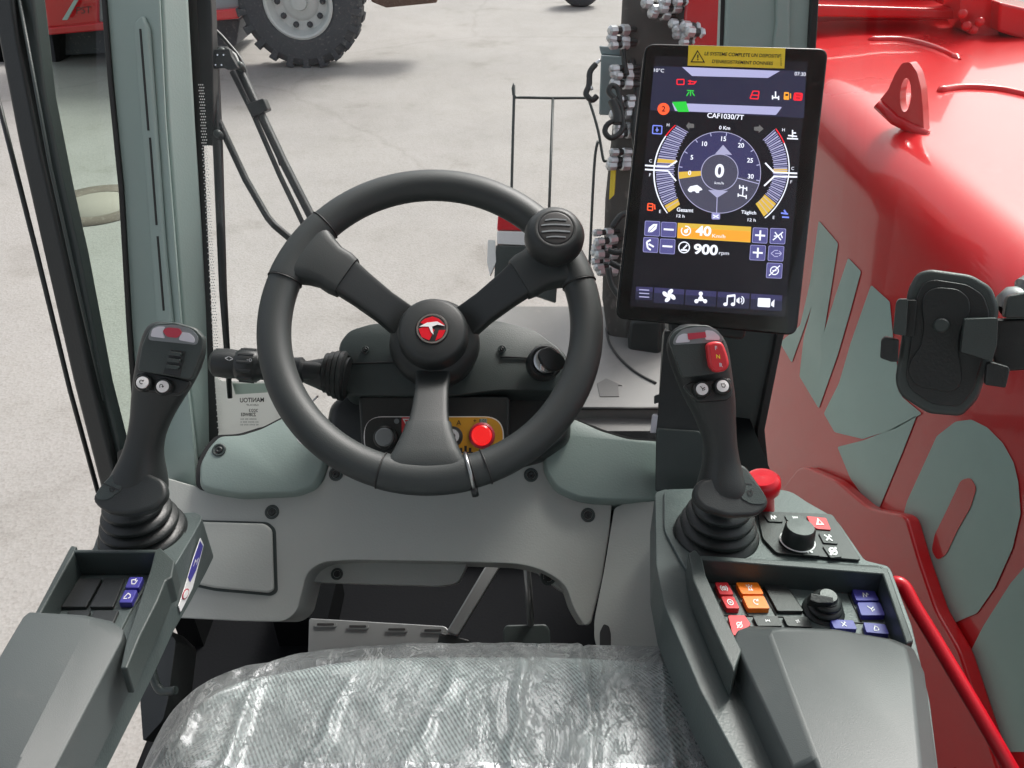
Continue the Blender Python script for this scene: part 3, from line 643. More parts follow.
# ============================================================ DASHBOARD
t = thing('dashboard', at(400, 560, 1.1), 'grey moulded dashboard with green grey side pads under the windscreen', 'dashboard')
DP = Plane(at(420, 540, 1.03), (0, -.62, .78))
out = [(140, 470), (205, 489), (240, 496), (300, 496), (322, 486), (330, 460), (345, 425), (560, 425), (545, 455), (551, 484), (570, 498), (590, 504), (612, 504), (609, 535), (602, 580), (591, 624), (584, 626), (573, 608), (566, 585), (545, 571), (520, 564), (470, 562), (350, 560), (322, 562), (307, 572), (301, 595), (297, 612), (284, 622), (240, 621), (140, 616)]
rr = [0, 10, 20, 20, 14, 14, 20, 20, 14, 12, 12, 8, 2, 8, 8, 5, 4, 8, 12, 16, 20, 20, 20, 12, 12, 8, 8, 8, 8, 0]
MB().slab(DP, rnd(out, rr, 5), .09, 'dash').build('lower_panel', t, bevel=.016, seg=5)
DP2 = Plane(DP.p - DP.n * .05, DP.n)
MB().slab(DP2, rnd([(300, 556), (472, 556), (466, 566), (458, 583), (440, 586), (310, 582), (300, 570)], 5), .03, 'dash').build('recess_panel', t, bevel=.006)
screw(DP2, 337, 574, t)
MB().slab(DP2, rnd([(530, 560), (590, 565), (582, 600), (560, 590), (537, 572)], 6), .03, 'dash').build('recess_panel', t, bevel=.006)
screw(DP2, 548, 577, t, .006)
# storage door with shadow gap
b = MB(); b.ply(DP, rnd([(165, 519), (268, 522), (276, 529), (278, 592), (272, 596), (215, 591), (165, 580)], 4), 'trim', -.004, .0045); b.build('door_gap', t)
b = MB(); b.ply(DP, rnd([(165, 521), (266, 524), (273, 530), (275, 590), (270, 593), (215, 588), (165, 577)], 4), 'dash', 0, .007); b.build('storage_door', t, bevel=.003, seg=4)
for x, y in ((272, 512), (336, 474), (531, 475), (588, 515)): screw(DP, x, y, t, .0052)
# side pads
PL_ = Plane(at(260, 470, 1.04), (.05, -.55, .83))
def bulged(P, outline, m, name, parent, h=.035, back=.05, inset=.28):
    """soft domed pad: rings of the outline shrinking towards its centre while rising"""
    cx = sum(p[0] for p in outline) / len(outline); cy = sum(p[1] for p in outline) / len(outline)
    rings = [[P.hit(*p) - P.n * back for p in outline]]
    for k in range(7):
        a = k / 6 * math.pi / 2; sc = 1 - inset * (1 - math.cos(a)); z = h * math.sin(a)
        rings.append([P.hit(cx + (x - cx) * sc, cy + (y - cy) * sc) + P.n * (z - h) for x, y in outline])
    b = MB(); b.loft(rings, m); return b.build(name, parent, auto=50)
def gap_out(o):
    cx = sum(p[0] for p in o) / len(o); cy = sum(p[1] for p in o) / len(o)
    return [(x + (1.0 if x > cx else -1.0), y + (1.2 if y > cy else 0)) for x, y in o]
o1 = rnd([(197, 464), (206, 447), (217, 435), (240, 434), (262, 427), (285, 415), (318, 418), (330, 440), (325, 470), (316, 487), (296, 494), (240, 496), (210, 491), (197, 487)], 6, 4)
bulged(PL_, o1, 'pad', 'side_pad', t, .022, .06, .09)
MB().slab(Plane(PL_.p - PL_.n * .019, PL_.n), gap_out(o1), .02, 'ink').build('pad_gap', t)
screw(PL_, 219, 450, t, .005)
PR_ = Plane(at(600, 470, 1.04), (-.02, -.55, .83))
o2 = rnd([(560, 412), (583, 421), (600, 429), (630, 438), (672, 441), (672, 502), (610, 502), (578, 499), (555, 489), (543, 470), (543, 445), (550, 425)], 7, 4)
bulged(PR_, o2, 'pad', 'side_pad', t, .022, .06, .09)
MB().slab(Plane(PR_.p - PR_.n * .019, PR_.n), gap_out(o2), .02, 'ink').build('pad_gap', t)
# top shelf behind pads
MB().slab(Plane(at(430, 440, 1.13), (0, -.15, .99)), [(205, 446), (330, 428), (560, 420), (660, 445), (660, 500), (205, 500)], .05, 'black').build('shelf', t)
# right side panel
SPn = Plane(at(640, 560, 1.0), (-.35, -.45, .82))
out = rnd([(614, 508), (625, 503), (668, 500), (700, 600), (720, 680), (610, 680), (594, 640), (594, 620), (604, 570)], [3, 8, 2, 2, 2, 2, 6, 6, 8], 5)
MB().slab(SPn, out, .06, 'dash').build('side_panel', t, bevel=.012, seg=5)
b = MB(); b.ply(SPn, rnd([(600, 632), (604, 624), (609, 626), (611, 634), (611, 650), (600, 650)], 2), 'ink', 0, .001); b.build('panel_cutout', t)

# ============================================================ STEERING COLUMN, PLATE, STALK, IGNITION
t = thing('steering_column', at(450, 460, 1.02), 'black steering column pod with switch plate behind the wheel', 'steering column')
CP = Plane(at(450, 370, 1.01), (0, -.62, .78))
up_o = rnd([(336, 342), (346, 329), (370, 322), (500, 319), (538, 329), (566, 350), (576, 372), (567, 391), (500, 391), (440, 398), (346, 396), (336, 382)], 7, 4)
bulged(CP, up_o, 'trim', 'upper_cowl', t, .026, .07, .05)
CP2 = Plane(at(440, 430, 1.035), (0, -.70, .71))
lo_o = rnd([(348, 388), (505, 388), (562, 385), (573, 400), (572, 440), (545, 460), (500, 472), (360, 474), (340, 455), (322, 430), (326, 402)], 10, 4)
bulged(CP2, lo_o, 'black', 'lower_shroud', t, .03, .09, .10)
CP3 = Plane(at(434, 440, .995), (0, -.72, .69))
MB().slab(CP3, rnd([(358, 396), (510, 396), (508, 462), (362, 462)], 5), .06, 'black').build('switch_housing', t, bevel=.005)
b = MB()
CP1 = Plane(CP.p + CP.n * .0015, CP.n)
b.tube([CP1.hit(346, 364), CP1.hit(400, 362), CP1.hit(430, 361)], .0012, 'ink', 6); b.tube([CP1.hit(500, 357), CP1.hit(530, 358), CP1.hit(532, 358)], .0012, 'ink', 6); b.build('cowl_seam', t)
screw(CP1, 365, 350, t, .003); screw(CP1, 502, 349, t, .003)
# plate
def pill(x0, y0, x1, y1): return rnd(rect(x0, y0, x1, y1), (y1 - y0) / 2, 8)
b = MB(); b.ply(CP3, rnd([(364, 416.5), (504, 416.5), (504, 458), (364, 458)], 20, 8), 'white', 0, .002)
b.ply(CP3, [(400, 417.6)] + [(403, 417.6), (403, 457), (400, 457)], 'ink', .002, .0004)
plate = b.build('switch_plate', t)
b = MB(); b.ply(CP3, [(401, 417.5)] + rnd([(365.2, 417.5), (365.2, 457)], 0) + [(401, 457)] if 0 else [p for p in rnd([(365.2, 417.5), (440, 417.5), (440, 457), (365.2, 457)], [19, 0, 0, 19], 8) if p[0] <= 440][0:0] + rnd([(365.2, 417.5), (400.5, 417.5), (400.5, 457), (365.2, 457)], [19, 0, 0, 19], 8), 'black', .0024, .0006)
b.ply(CP3, rect(402, 417.5, 444, 457), 'switchred', .0024, .0006)
b.ply(CP3, rnd([(445, 417.5), (502.8, 417.5), (502.8, 457), (445, 457)], [0, 19, 19, 0], 8), 'amber', .0024, .0006)
b.build('coloured_fields', plate)
b = MB()
b.text('A', CP3, 459, 423, 5, 'ink', off=.0036); b.ply(CP3, rect(480, 419, 487, 423.5), 'palegreen', .003, .0005); b.text('E-03', CP3, 483, 421, 2.8, 'ink', off=.0042); b.text('+', CP3, 475, 421, 3, 'ink', off=.0036)
for k in range(3): b.ply(CP3, rect(460 + k * 4.5, 448 - (2 if k == 1 else 0), 462.5 + k * 4.5, 453), 'ink', .003, .0006)
b.ply(CP3, rect(459, 452, 473, 453.2), 'ink', .003, .0006)
b.ply(CP3, [(403, 419), (411, 419), (407, 427)], 'white', .0032, .0005); b.ply(CP3, [(405, 420.3), (409, 420.3), (407, 424)], 'switchred', .0038, .0004)
b.ply(CP3, ell(397, 421.5, 2.6, n=12), 'grey', .0032, .0005)
b.build('printed_symbols', plate)
b = MB(); c = CP3.hit(386, 438); b.lathe(c, CP3.n, [(.0145, .002), (.0145, .010), (.0125, .012), (.0115, .012), (.0112, .0155), (.0095, .017), (0, .017)], 'black', 32, mats=['black', 'black', 'black', 'grey', 'grey', 'grey']); b.build('rotary_switch', t, auto=35)
b = MB(); c = CP3.hit(453, 437); b.lathe(c, CP3.n, [(.0125, .002), (.0125, .008), (.0095, .009), (.0085, .013), (0, .013)], 'black', 32, mats=['black', 'black', 'black', 'white']); b.text('O', CP3, 453, 437, 6, 'ink', off=.0136); b.build('push_button', t, auto=35)
b = MB(); c = CP3.hit(482, 436); b.lathe(c, CP3.n, [(.0162, .002), (.0162, .007), (.0135, .010), (.0125, .009), (.0122, .014), (.010, .016), (0, .0165)], 'black', 36, mats=['black', 'pinkred', 'pinkred', 'redbtn', 'redbtn', 'redbtn']); b.build('push_button', t, auto=35)['label'] = 'glowing red round push button'
# ignition
IP = Plane(at(544, 362, .985), (.1, -.72, .68)); c = IP.hit(545, 362)
b = MB(); b.lathe(c - IP.n * .02, IP.n, [(.0215, 0), (.0215, .022), (.019, .025), (.016, .024), (.0155, .018), (.0152, .03), (.012, .032), (.0, .032)], 'black', 36, mats=['black'] * 3 + ['steel'] * 4); ig = b.build('ignition_lock', t, auto=40)
b = MB(); kp = Plane(c + IP.n * .034, V((.35, -.6, .7)))
b.slab(kp, rnd([(541, 349), (549, 346), (563, 355), (567, 363), (562, 370), (552, 371), (543, 364), (539, 355)], 4), .007, 'black')
b.slab(Plane(c + IP.n * .030, IP.n), [(541, 356), (547, 358), (545, 372), (540, 370)], .003, 'chrome'); 
tag(b.build('ignition_key', bevel=.0015), 'black headed ignition key stuck in the lock right of the hub', 'key')
# indicator stalk
t = thing('indicator_stalk', at(330, 380, 1.0), 'black indicator stalk reaching left from the steering column', 'stalk')
g = .99; A = at(211, 362, g); B_ = at(322, 372, g); ax = (B_ - A).normalized(); Lg = (B_ - A).length
prof = [(0, 0), (.012, .001), (.0175, .006), (.0185, .02), (.0175, .033), (.0190, .035), (.0205, .040), (.0205, .056), (.018, .060), (.0165, .062), (.0165, .085), (.013, .088), (.012, .10), (.015, .102), (.016, .112), (.012, .116), (.0115, Lg)]
b = MB(); b.lathe(A, ax, prof, 'black', 32)
for k in range(12):
    a = 2 * math.pi * k / 12; u = ax.orthogonal().normalized(); w_ = ax.cross(u); b.lathe(A + ax * .037 + (u * math.cos(a) + w_ * math.sin(a)) * .019, ax, [(0, 0), (.0028, .001), (.0028, .019), (0, .02)], 'black', 8)
b.build('stalk_body', t, auto=40)
b = MB(); SK_ = Plane(A + ax * .02 - FW * .0187, -FW); q = [(228, 358), (247, 357.5), (259, 360), (295, 367)]
b.text('<>', SK_, 229, 358.5, 4.5, 'white', ux=(1, .1), w=8, off=0)
b.build('stalk_symbol', t); b = MB(); b.text('-o', SK_, 250, 360, 3, 'white', ux=(1, .1), off=.0025); b.build('stalk_symbol', t); b = MB(); b.text('(O', SK_, 288, 365, 3.5, 'white', off=-.002)
b.build('stalk_symbol', t)
b = MB(); g2 = 1.0
for k, (x, rr_) in enumerate(((328, .025), (333, .028), (338, .030), (343, .031))):
    b.lathe(at(x, 373 + k, g2), ax, [(rr_ * .8, -.005), (rr_, -.003), (rr_, .002), (rr_ * .85, .005)], 'rubber', 28)
b.tube(path_px([(298, 371, g2), (306, 372, g2), (330, 375, g2), (348, 378, g2)]), [.0135, .014, .023, .026], 'rubber', 24); b.build('rubber_boot', t, auto=50)
b = MB(); b.tube(smooth_path(path_px([(318, 396, 1.0), (306, 408, .99), (300, 416, .985), (303, 422, .99)]), 5), .0012, 'paper', 6); b.tube(smooth_path(path_px([(296, 432, .97), (298, 440, .965), (303, 444, .965), (305, 440, .965)]), 4), .0011, 'paper', 6); b.build('cable_tie', t)

# ============================================================ STEERING WHEEL
hc = at(431, 333, .935)
wn = V((.03, -math.cos(R(52)), math.sin(R(52)))).normalized()
wu = V((1, 0, 0)); wu = (wu - wn * wu.dot(wn)).normalized(); wv = wn.cross(wu).normalized()   # wv: up along wheel
if wv.z < 0: wv = -wv
t = thing('steering_wheel', hc - wn * .06, 'black three spoke steering wheel with round knob and red white hub badge', 'steering wheel')
rc = at(431.5, 323, .935) ; RR = .181; RTb = .0195
def wp(u, v, h=0, c=rc): return c + wu * u + wv * v + wn * h
def rim_pt(a, r=RR, h=.0): return wp(r * math.cos(a), r * math.sin(a), h)
b = MB(); rings = []
NS = 128
for i in range(NS):
    a = 2 * math.pi * i / NS; ce = rim_pt(a); ra = (wu * math.cos(a) + wv * math.sin(a)); ring = []
    for j in range(20):
        q = 2 * math.pi * j / 20; ring.append(ce + ra * RTb * math.cos(q) + wn * RTb * .92 * math.sin(q))
    rings.append(ring)
rings.append(rings[0]); b.loft(rings, 'wheel', cap=False); rim = b.build('rim', t)
def rim_sleeve(a0, a1, k=1.06, n=20):
    rg = []
    for i in range(n + 1):
        a = a0 + (a1 - a0) * i / n; ce = rim_pt(a); ra = (wu * math.cos(a) + wv * math.sin(a))
        kk = k if 0 < i < n else k * .99
        rg.append([ce + ra * RTb * kk * math.cos(2 * math.pi * j / 20) + wn * RTb * .92 * kk * math.sin(2 * math.pi * j / 20) for j in range(20)])
    return rg
for ang, half in ((R(150), R(13)), (R(30), R(13)), (R(-90), R(15.5))):
    b = MB(); u = wu * math.cos(ang) + wv * math.sin(ang); v = wn.cross(u)
    b.loft(rim_sleeve(ang - half, ang + half), 'wheel')
    # flared web joining the rim to the spoke
    rg = []
    for r_, hw, h, th in ((.186, RR * math.sin(half) * 1.0, .0, .011), (.174, RR * math.sin(half) * .99, .0, .0165), (.164, RR * math.sin(half) * .90, .0, .0175), (.152, RR * math.sin(half) * .76, -.001, .0165), (.140, RR * math.sin(half) * .66, -.003, .015), (.128, .0275, -.005, .014), (.118, .0255, -.008, .013)):
        c0 = wp(0, 0) + u * r_ + wn * h; ring = []
        for j in range(24):
            q = 2 * math.pi * j / 24; cs, sn = math.cos(q), math.sin(q)
            ring.append(c0 + v * hw * math.copysign(abs(cs) ** .38, cs) + wn * th * math.copysign(abs(sn) ** .5, sn))
        rg.append(ring)
    b.loft(rg, 'wheel'); b.build('spoke_end', t, auto=50)
    b = MB(); rg = []
    for r_, hw, h, th in ((.124, .0235, -.006, .0105), (.10, .021, -.010, .0105), (.07, .0195, -.016, .011), (.045, .021, -.021, .012), (.03, .024, -.024, .012)):
        c0 = wp(0, 0) + u * r_ + wn * (h - (.124 - r_) * .42); ring = []
        for j in range(24):
            q = 2 * math.pi * j / 24; cs, sn = math.cos(q), math.sin(q)
            ring.append(c0 + v * hw * math.copysign(abs(cs) ** .3, cs) + wn * th * math.copysign(abs(sn) ** .35, sn))
        rg.append(ring)
    b.loft(rg, 'soft'); b.build('spoke', t, auto=50)
hb = wp(0, -.002, -.082)
MB().lathe(hb, wn, [(.05, -.02), (.053, .0), (.056, .018), (.054, .030), (.047, .038), (.0435, .040), (.0425, .041), (.0418, .060), (.0395, .0648), (.036, .0668), (.020, .068), (.0192, .0665), (0, .0665)], 'soft', 48).build('hub', t, auto=40)
b = MB(); MBc = hb + wn * .068
HP = Plane(MBc, wn)
def wloc(u, v): return MBc + wu * u + wv * v
def disc(b, r0, r1, m, h=0, n=40):
    vs = [wloc(r0 * math.cos(2 * math.pi * i / n), r0 * math.sin(2 * math.pi * i / n)) + wn * h for i in range(n)] + [wloc(r1 * math.cos(2 * math.pi * i / n), r1 * math.sin(2 * math.pi * i / n)) + wn * h for i in range(n)]
    b.add(vs, [[i, (i + 1) % n, n + (i + 1) % n, n + i] for i in range(n)], m)
b.lathe(MBc - wn * .002, wn, [(.0195, 0), (.0195, .0025), (.0185, .003), (0, .003)], 'ink', 40)
disc(b, .0165, .0185, 'chrome', .0016)
def pol(pts, m, h): b.prism([wloc(x * .001, y * .001) + wn * h for x, y in pts], -wn * .0004, m)
pol([(-16, -1), (-12, -11), (-3, -15), (3, -2), (-4, 3), (-10, 2)], 'redpl', .0020)
pol([(4, -15.5), (12, -11), (16, -2), (8, -2)], 'redpl', .0020)
pol([(-14, 7), (-6, 3.5), (3, 6), (15, 4), (8, 12), (0, 15), (-9, 12)], 'redpl', .0022)
pol([(-15, 2), (-6, 7), (6, 8.5), (15, 3), (6, 4.5), (0, 2), (2, -8), (-1, -5), (-4, 2)], 'white', .0026)
b.build('hub_badge', t)
b = MB()
for a_ in (R(78), R(200), R(330)):
    p0 = hb + wn * .0672 + (wu * math.cos(a_) + wv * math.sin(a_)) * .0205; p1 = hb + wn * .0640 + (wu * math.cos(a_ + .25) + wv * math.sin(a_ + .25)) * .038
    b.tube([p0, p1, p1 - wn * .022 + (p1 - hb).normalized() * .003], .0005, 'ink', 5)
b.build('hub_seam', t)
# seams on rim
for a_ in (R(163.5), R(136.5), R(43.5), R(16.5), R(-106), R(-74), R(-69)):
    ce = rim_pt(a_); ra = (wu * math.cos(a_) + wv * math.sin(a_)); ring = [ce + ra * RTb * 1.035 * math.cos(2 * math.pi * j / 24) + wn * RTb * .96 * math.sin(2 * math.pi * j / 24) for j in range(25)]
    b = MB(); b.tube(ring, .0009, 'ink', 6, cap=False); b.build('rim_seam', rim)
# knob
kc = rim_pt(R(33), RR * .93, .022)
b = MB(); b.lathe(kc - wn * .02, wn, [(.017, 0), (.016, .010), (.022, .016), (.030, .024), (.0345, .034), (.0345, .044), (.031, .053), (.025, .059), (.0205, .0605), (.020, .0598)], 'soft', 48); kn = b.build('spinner_knob', t)
b = MB(); kk = kc + wn * .0395
b.lathe(kk, wn, [(.0202, 0), (.0202, .0012), (.0185, .0016), (0, .0016)], 'ink', 40)
for yy, hh, ww in ((.010, .0016, .012), (.0035, .0016, .0165), (-.0045, .0018, .016), (-.0115, .0014, .011)):
    b.prism([kk + wu * x + wv * (yy + y) + wn * .0024 for x, y in ((-ww, -hh), (-ww * .5, -hh * .3), (0, -hh * .1), (ww * .5, -hh * .4), (ww, -hh * .6), (ww, hh * .4), (ww * .5, hh * .8), (0, hh), (-ww * .5, hh * .8), (-ww, 0))], -wn * .0006, 'grey')
b.build('knob_cap', kn)
b = MB(); a_ = R(-75)
ce = rim_pt(a_); ra = (wu * math.cos(a_) + wv * math.sin(a_)); ring = [ce + ra * RTb * 1.08 * math.cos(2 * math.pi * j / 24) + wn * RTb * 1.0 * math.sin(2 * math.pi * j / 24) for j in range(25)]
b.tube(ring, .0022, 'steel', 6, cap=False); b.tube([ce + ra * RTb * .98 + wn * .005, ce + ra * (RTb + .008)], .004, 'black', 8); b.build('clip_band', t)

# ============================================================ CONSOLES
def ribbed(b, c, ax, r0, r1, h, n, m):
    prof = [(r0 * 1.04, -.004), (r0 * 1.04, .001)]
    for k in range(n):
        a = k / n; r = r0 + (r1 - r0) * a; rn = r0 + (r1 - r0) * (k + 1) / n; z = h * a; dz = h / n
        prof += [(r, z + dz * .05), (r * 1.02, z + dz * .28), (r * .99, z + dz * .5), (rn * .88, z + dz * .72), (rn * .88, z + dz * .95)]
    prof += [(r1 * .8, h), (r1 * .7, h + .004), (0, h + .004)]
    b.lathe(c, ax, prof, m, 48)
def joystick(label, base, axis, rows, d0, d1, th, sb=.0445):
    t = thing('joystick', base, label, 'joystick', 'joysticks on the armrest consoles')
    b = MB(); ribbed(b, base, axis, sb, sb * .60, .052, 4, 'rubber'); b.build('rubber_boot', t, auto=60)
    k = len(rows); rings = []
    for i, (L, Rr) in enumerate(rows):
        f = i / (k - 1); d = d0 + (d1 - d0) * f; w_ = abs(Rr[0] - L[0]) * d / F / 2
        rings.append(ring_px(L, Rr, d, min(th[i] if isinstance(th, list) else th, w_ * 1.3), 28, 2.5))
    b = MB(); b.loft(rings, 'soft'); g = b.build('grip', t, sub=1)
    return t, g
# ---- left console
LP = Plane(at(145, 560, .84), (0, math.sin(R(8)), math.cos(R(8))))
DN = V((0, 0, -1))
t = thing('left_console', LP.hit(130, 600) - V((0, 0, .1)), 'left armrest console with narrow switch tray and smooth vinyl pad', 'armrest console', 'armrest consoles beside the seat')
out = rnd([(93, 549), (97, 536), (108, 527), (120, 516), (196, 512), (203, 517), (195, 532), (176, 564), (158, 592), (136, 635), (62, 768), (10, 860), (-60, 860), (20, 640), (52, 600), (74, 560)], [4, 4, 5, 8, 6, 4, 4, 4, 6, 6, 2, 2, 2, 2, 2, 4], 4)
MB().slab(LP, out, .062, 'console', d=DN).build('console_body', t, bevel=.004, seg=4)
# tray frame
def bar(P, out, h, m, name, parent, low=.02, bevel=.002):
    """upright rib standing h above plane P with top outline out (px, measured at height h)"""
    b = MB(); Q = Plane(P.p + P.n * h, P.n); b.slab(Q, out, h + low, m); return b.build(name, parent, bevel=bevel)
tf = MB()
Qa = Plane(LP.p + LP.n * .030, LP.n)
tf.slab(Qa, [(67, 552), (71, 545), (77, 546), (74, 553), (38, 618), (32, 618)], .03, 'trim')
tf.slab(Qa, [(73, 549), (158, 549), (157, 552), (72, 552)], .03, 'trim')
tf.slab(Qa, [(155, 550), (160, 547), (175, 561), (172, 577), (166, 580), (158, 600), (140, 636), (127, 668), (120, 668), (126, 640), (150, 570)], .03, 'trim')
tf.build('tray_frame', t, bevel=.0018)
Qs = Plane(LP.p + LP.n * .003, LP.n)
b = MB(); b.slab(Qs, rnd([(80, 576), (152, 576), (130, 612), (120, 632), (40, 632), (55, 612)], 2), .004, 'console'); b.build('switch_panel', t, bevel=.001)
for o_ in ([(80, 581), (103, 581), (87, 610), (62, 610)], [(105, 581), (126, 581), (114, 610), (90, 610)], [(70, 613), (92, 613), (84, 630), (60, 630)], [(95, 613), (120, 613), (112, 630), (88, 630)]):
    b = MB(); b.ply(Qs, rnd(o_, 2), 'black', 0, .004); b.build('blank_switch', t, bevel=.001)
for o_, ch_ in (([(131, 582), (145, 582), (140, 593), (126, 593)], 'bucket'), ([(126, 595), (139, 595), (133, 608), (120, 608)], 'arm')):
    b = MB(); b.ply(Qs, rnd(o_, 2), 'blue', 0, .007); s_ = b.build('rocker_switch', t, bevel=.0012)
    cx = sum(p[0] for p in o_) / 4; cy = sum(p[1] for p in o_) / 4
    b = MB(); b.icon(ch_, Qs, cx, cy, 7, 'white', ux=(1, 0), uy=(.35, -1), off=.0074, w=.14); b.build('switch_symbol', s_)
# pad
Qp = Plane(LP.p + LP.n * .028, LP.n)
def pad_loft(P, low, topo, h, m, name, parent, bevel=.006, down=.05):
    b = MB(); lo = [P.hit(*p) - P.n * down for p in low]; md = [P.hit(*p) for p in low]; tp = [P.hit(*p) + P.n * h for p in topo]
    b.loft([lo, md, tp], m, smooth=False); return b.build(name, parent, bevel=bevel, seg=5)
low = [(22, 625), (30, 618), (112, 621), (124, 630), (122, 640), (56, 768), (10, 870), (-120, 870), (-60, 768), (0, 665)]
top = [(27, 627), (33, 622), (86, 625), (92, 628), (90, 637), (26, 768), (-25, 870), (-110, 870), (-50, 768), (5, 665)]
pad_loft(Qp, low, top, .012, 'armpad', 'armrest_pad', t)
# sticker on the inner side
e1 = LP.hit(186, 548); e2 = LP.hit(163, 584); dd = (e2 - e1).normalized(); sn = dd.cross(V((0, 0, 1))).normalized()
if sn.x < 0: sn = -sn
SQ = Plane(e1 + sn * .001, sn)
b = MB(); b.ply(SQ, [(200, 538), (203, 545), (192, 588), (180, 612), (178, 606), (184, 588), (193, 558)], 'white', 0, .0008)
b.ply(SQ, [(199, 541), (202, 546), (195, 570), (189, 582), (187, 577), (193, 558)], 'blue', .0009, .0005)
b.ply(SQ, ell(184.5, 594, 2.8, 6, 14, .4), 'pinkred', .0009, .0004); b.ply(SQ, ell(184.5, 594, 1.9, 4.6, 14, .4), 'white', .0014, .0004)
b.text('M', SQ, 194.5, 562, 7, 'white', ux=(.9, -.5), uy=(.3, -1), w=4, off=.0017); b.build('side_sticker', t)

rowsL = [((118, 514), (150, 516)), ((114, 508), (158, 510)), ((110, 498), (163, 500)), ((110, 486), (165, 488)), ((115, 473), (164, 474)), ((122, 460), (162, 462)), ((127, 447), (161, 450)), ((131, 430), (163, 436)), ((133, 414), (169, 422)), ((133, 400), (176, 409)), ((134, 388), (184, 397)), ((136, 372), (193, 383)), ((139, 356), (201, 367)), ((142, 342), (205, 353)), ((146, 330), (206, 341)), ((152, 323), (200, 331)), ((160, 320.5), (190, 325))]
jb = LP.hit(143, 533)
thL = [.012, .022, .030, .032, .028, .022, .019, .018, .018, .018, .018, .019, .019, .019, .018, .014, .006]
t, g_ = joystick('left joystick with two white push buttons and a grey thumb roller', jb, V((.02, .02, 1)), rowsL, .815, .765, thL)
FPn = Plane(at(170, 350, .7445), (0.05, -.83, .56))
def face_plate(t, P, outer, badge, m='trim'):
    MB().slab(P, rnd(outer, 4, 4), .010, m).build('face_plate', t, bevel=.002)
face_plate(t, FPn, [(137, 371), (141, 346), (147, 332), (156, 323), (175, 322), (195, 328), (204, 338), (203, 350), (191, 380)], None)
b = MB(); b.ply(FPn, rnd([(148, 340), (150, 331), (156, 325.5), (175, 324.5), (192, 329), (199, 337), (197.5, 345)], 4, 4), 'grey', 0, .0008)
b.ply(FPn, rnd([(151, 336.5), (153, 329), (159, 326.5), (166, 326.8), (163, 332), (166, 338.5)], 2, 3), 'palegrey', .0009, .0006)
b.ply(FPn, rnd([(182, 332), (190, 333), (195, 338), (195, 343), (179, 340)], 2, 3), 'palegrey', .0009, .0006)
b.ply(FPn, rnd([(163, 331), (168, 327.5), (180, 328.5), (183, 333), (178, 338), (168, 337)], 2, 3), 'pinkred', .0012, .0006); b.build('head_badge', t)
b = MB(); b.ply(FPn, [(171, 349.5), (186, 351.5), (180, 377), (163, 373.5)], 'black', 0, .0006)
for k, (yy, m_) in enumerate(((353, 'trim'), (359.5, 'trim'), (366, 'trim'))):
    b.ply(FPn, rnd([(171 - k * 1.4, yy - 1.5), (183 - k * 1.3, yy), (182 - k * 1.3, yy + 3.6), (170 - k * 1.4, yy + 2)], 1, 2), m_, .0008, .004)
b.build('thumb_roller', t, bevel=.0006)
FP2 = Plane(at(160, 385, .750), (0.05, -.72, .69))
MB().slab(FP2, rnd([(136, 373), (150, 371), (190, 381), (187, 388), (178, 395), (134, 390)], 3), .008, 'black').build('button_plate', t, bevel=.002)
def cap_button(P, x, y, r, t, ch_):
    b = MB(); c = P.hit(x, y); b.lathe(c, P.n, [(r * 1.4, -.002), (r * 1.45, .004), (r * 1.25, .0058), (r, .0055), (r * .97, .0068), (0, .0075)], 'black', 28, mats=['black'] * 3 + ['white'] * 2)
    o = b.build('push_button', t, auto=40)
    b = MB(); b.icon(ch_, P, x, y - .2, 5.4, 'ink', ux=(1, .12), off=.0082, w=.14); b.build('button_symbol', o)
cap_button(FP2, 145, 383.5, .0056, t, 'turn'); cap_button(FP2, 165, 387.5, .0056, t, 'hook')
FP3 = Plane(at(112, 485, .775), (0, -.5, .86))
MB().slab(Plane(FP3.p - FP3.n * .001, FP3.n), rnd([(90, 499), (100, 484), (119, 464), (132, 462), (150, 474), (164, 480), (167, 494), (156, 508), (128, 515), (104, 512)], [8, 6, 6, 4, 6, 8, 8, 8, 8, 8], 4), .013, 'soft').build('palm_rest', t, bevel=.0045, seg=4)
b = MB(); b.slab(FP3, rnd([(95, 494), (102, 484), (119, 467), (125, 470), (124, 480), (120, 491), (108, 500), (97, 500)], 3), .006, 'trim'); pr = b.build('palm_plate', t, bevel=.0012)
b = MB(); b.ply(FP3, [(104, 483), (120, 490), (119.5, 491), (103, 484)], 'ink', 0, .0004); b.icon('bucket', FP3, 112, 490, 6, 'ink', off=.0006); b.build('plate_marks', pr)

# ---- right console
RP = Plane(at(760, 560, .84), (0, math.sin(R(8)), math.cos(R(8))))
t = thing('right_console', RP.hit(800, 600) - V((0, 0, .1)), 'right armrest console with coloured rocker switches and a keypad', 'armrest console', 'armrest consoles beside the seat')
out = rnd([(664, 489), (742, 487), (790, 490), (806, 501), (836, 518), (865, 560), (890, 566), (912, 625), (930, 700), (950, 860), (850, 860), (790, 768), (737, 672), (705, 600), (680, 560), (664, 530)], [6, 8, 10, 8, 10, 4, 6, 4, 4, 2, 2, 2, 4, 6, 6, 6], 4)
MB().slab(RP, out, .06, 'console', d=DN).build('console_body', t, bevel=.004, seg=4)
MB().slab(Plane(RP.p - RP.n * .004, RP.n), rnd([(655, 492), (668, 488), (690, 552), (735, 655), (800, 780), (830, 860), (790, 860), (700, 690), (664, 605), (656, 565)], 4), .062, 'console', d=DN).build('side_shell', t, bevel=.008, seg=4)
tf = MB(); Qa = Plane(RP.p + RP.n * .030, RP.n)
tf.slab(Qa, [(688, 553), (695, 549), (702, 557), (706, 575), (722, 610), (742, 650), (734, 672), (728, 660), (712, 625), (693, 580)], .03, 'trim')
tf.slab(Qa, [(700, 555), (880, 567), (886, 570), (886, 574), (700, 559)], .03, 'trim')
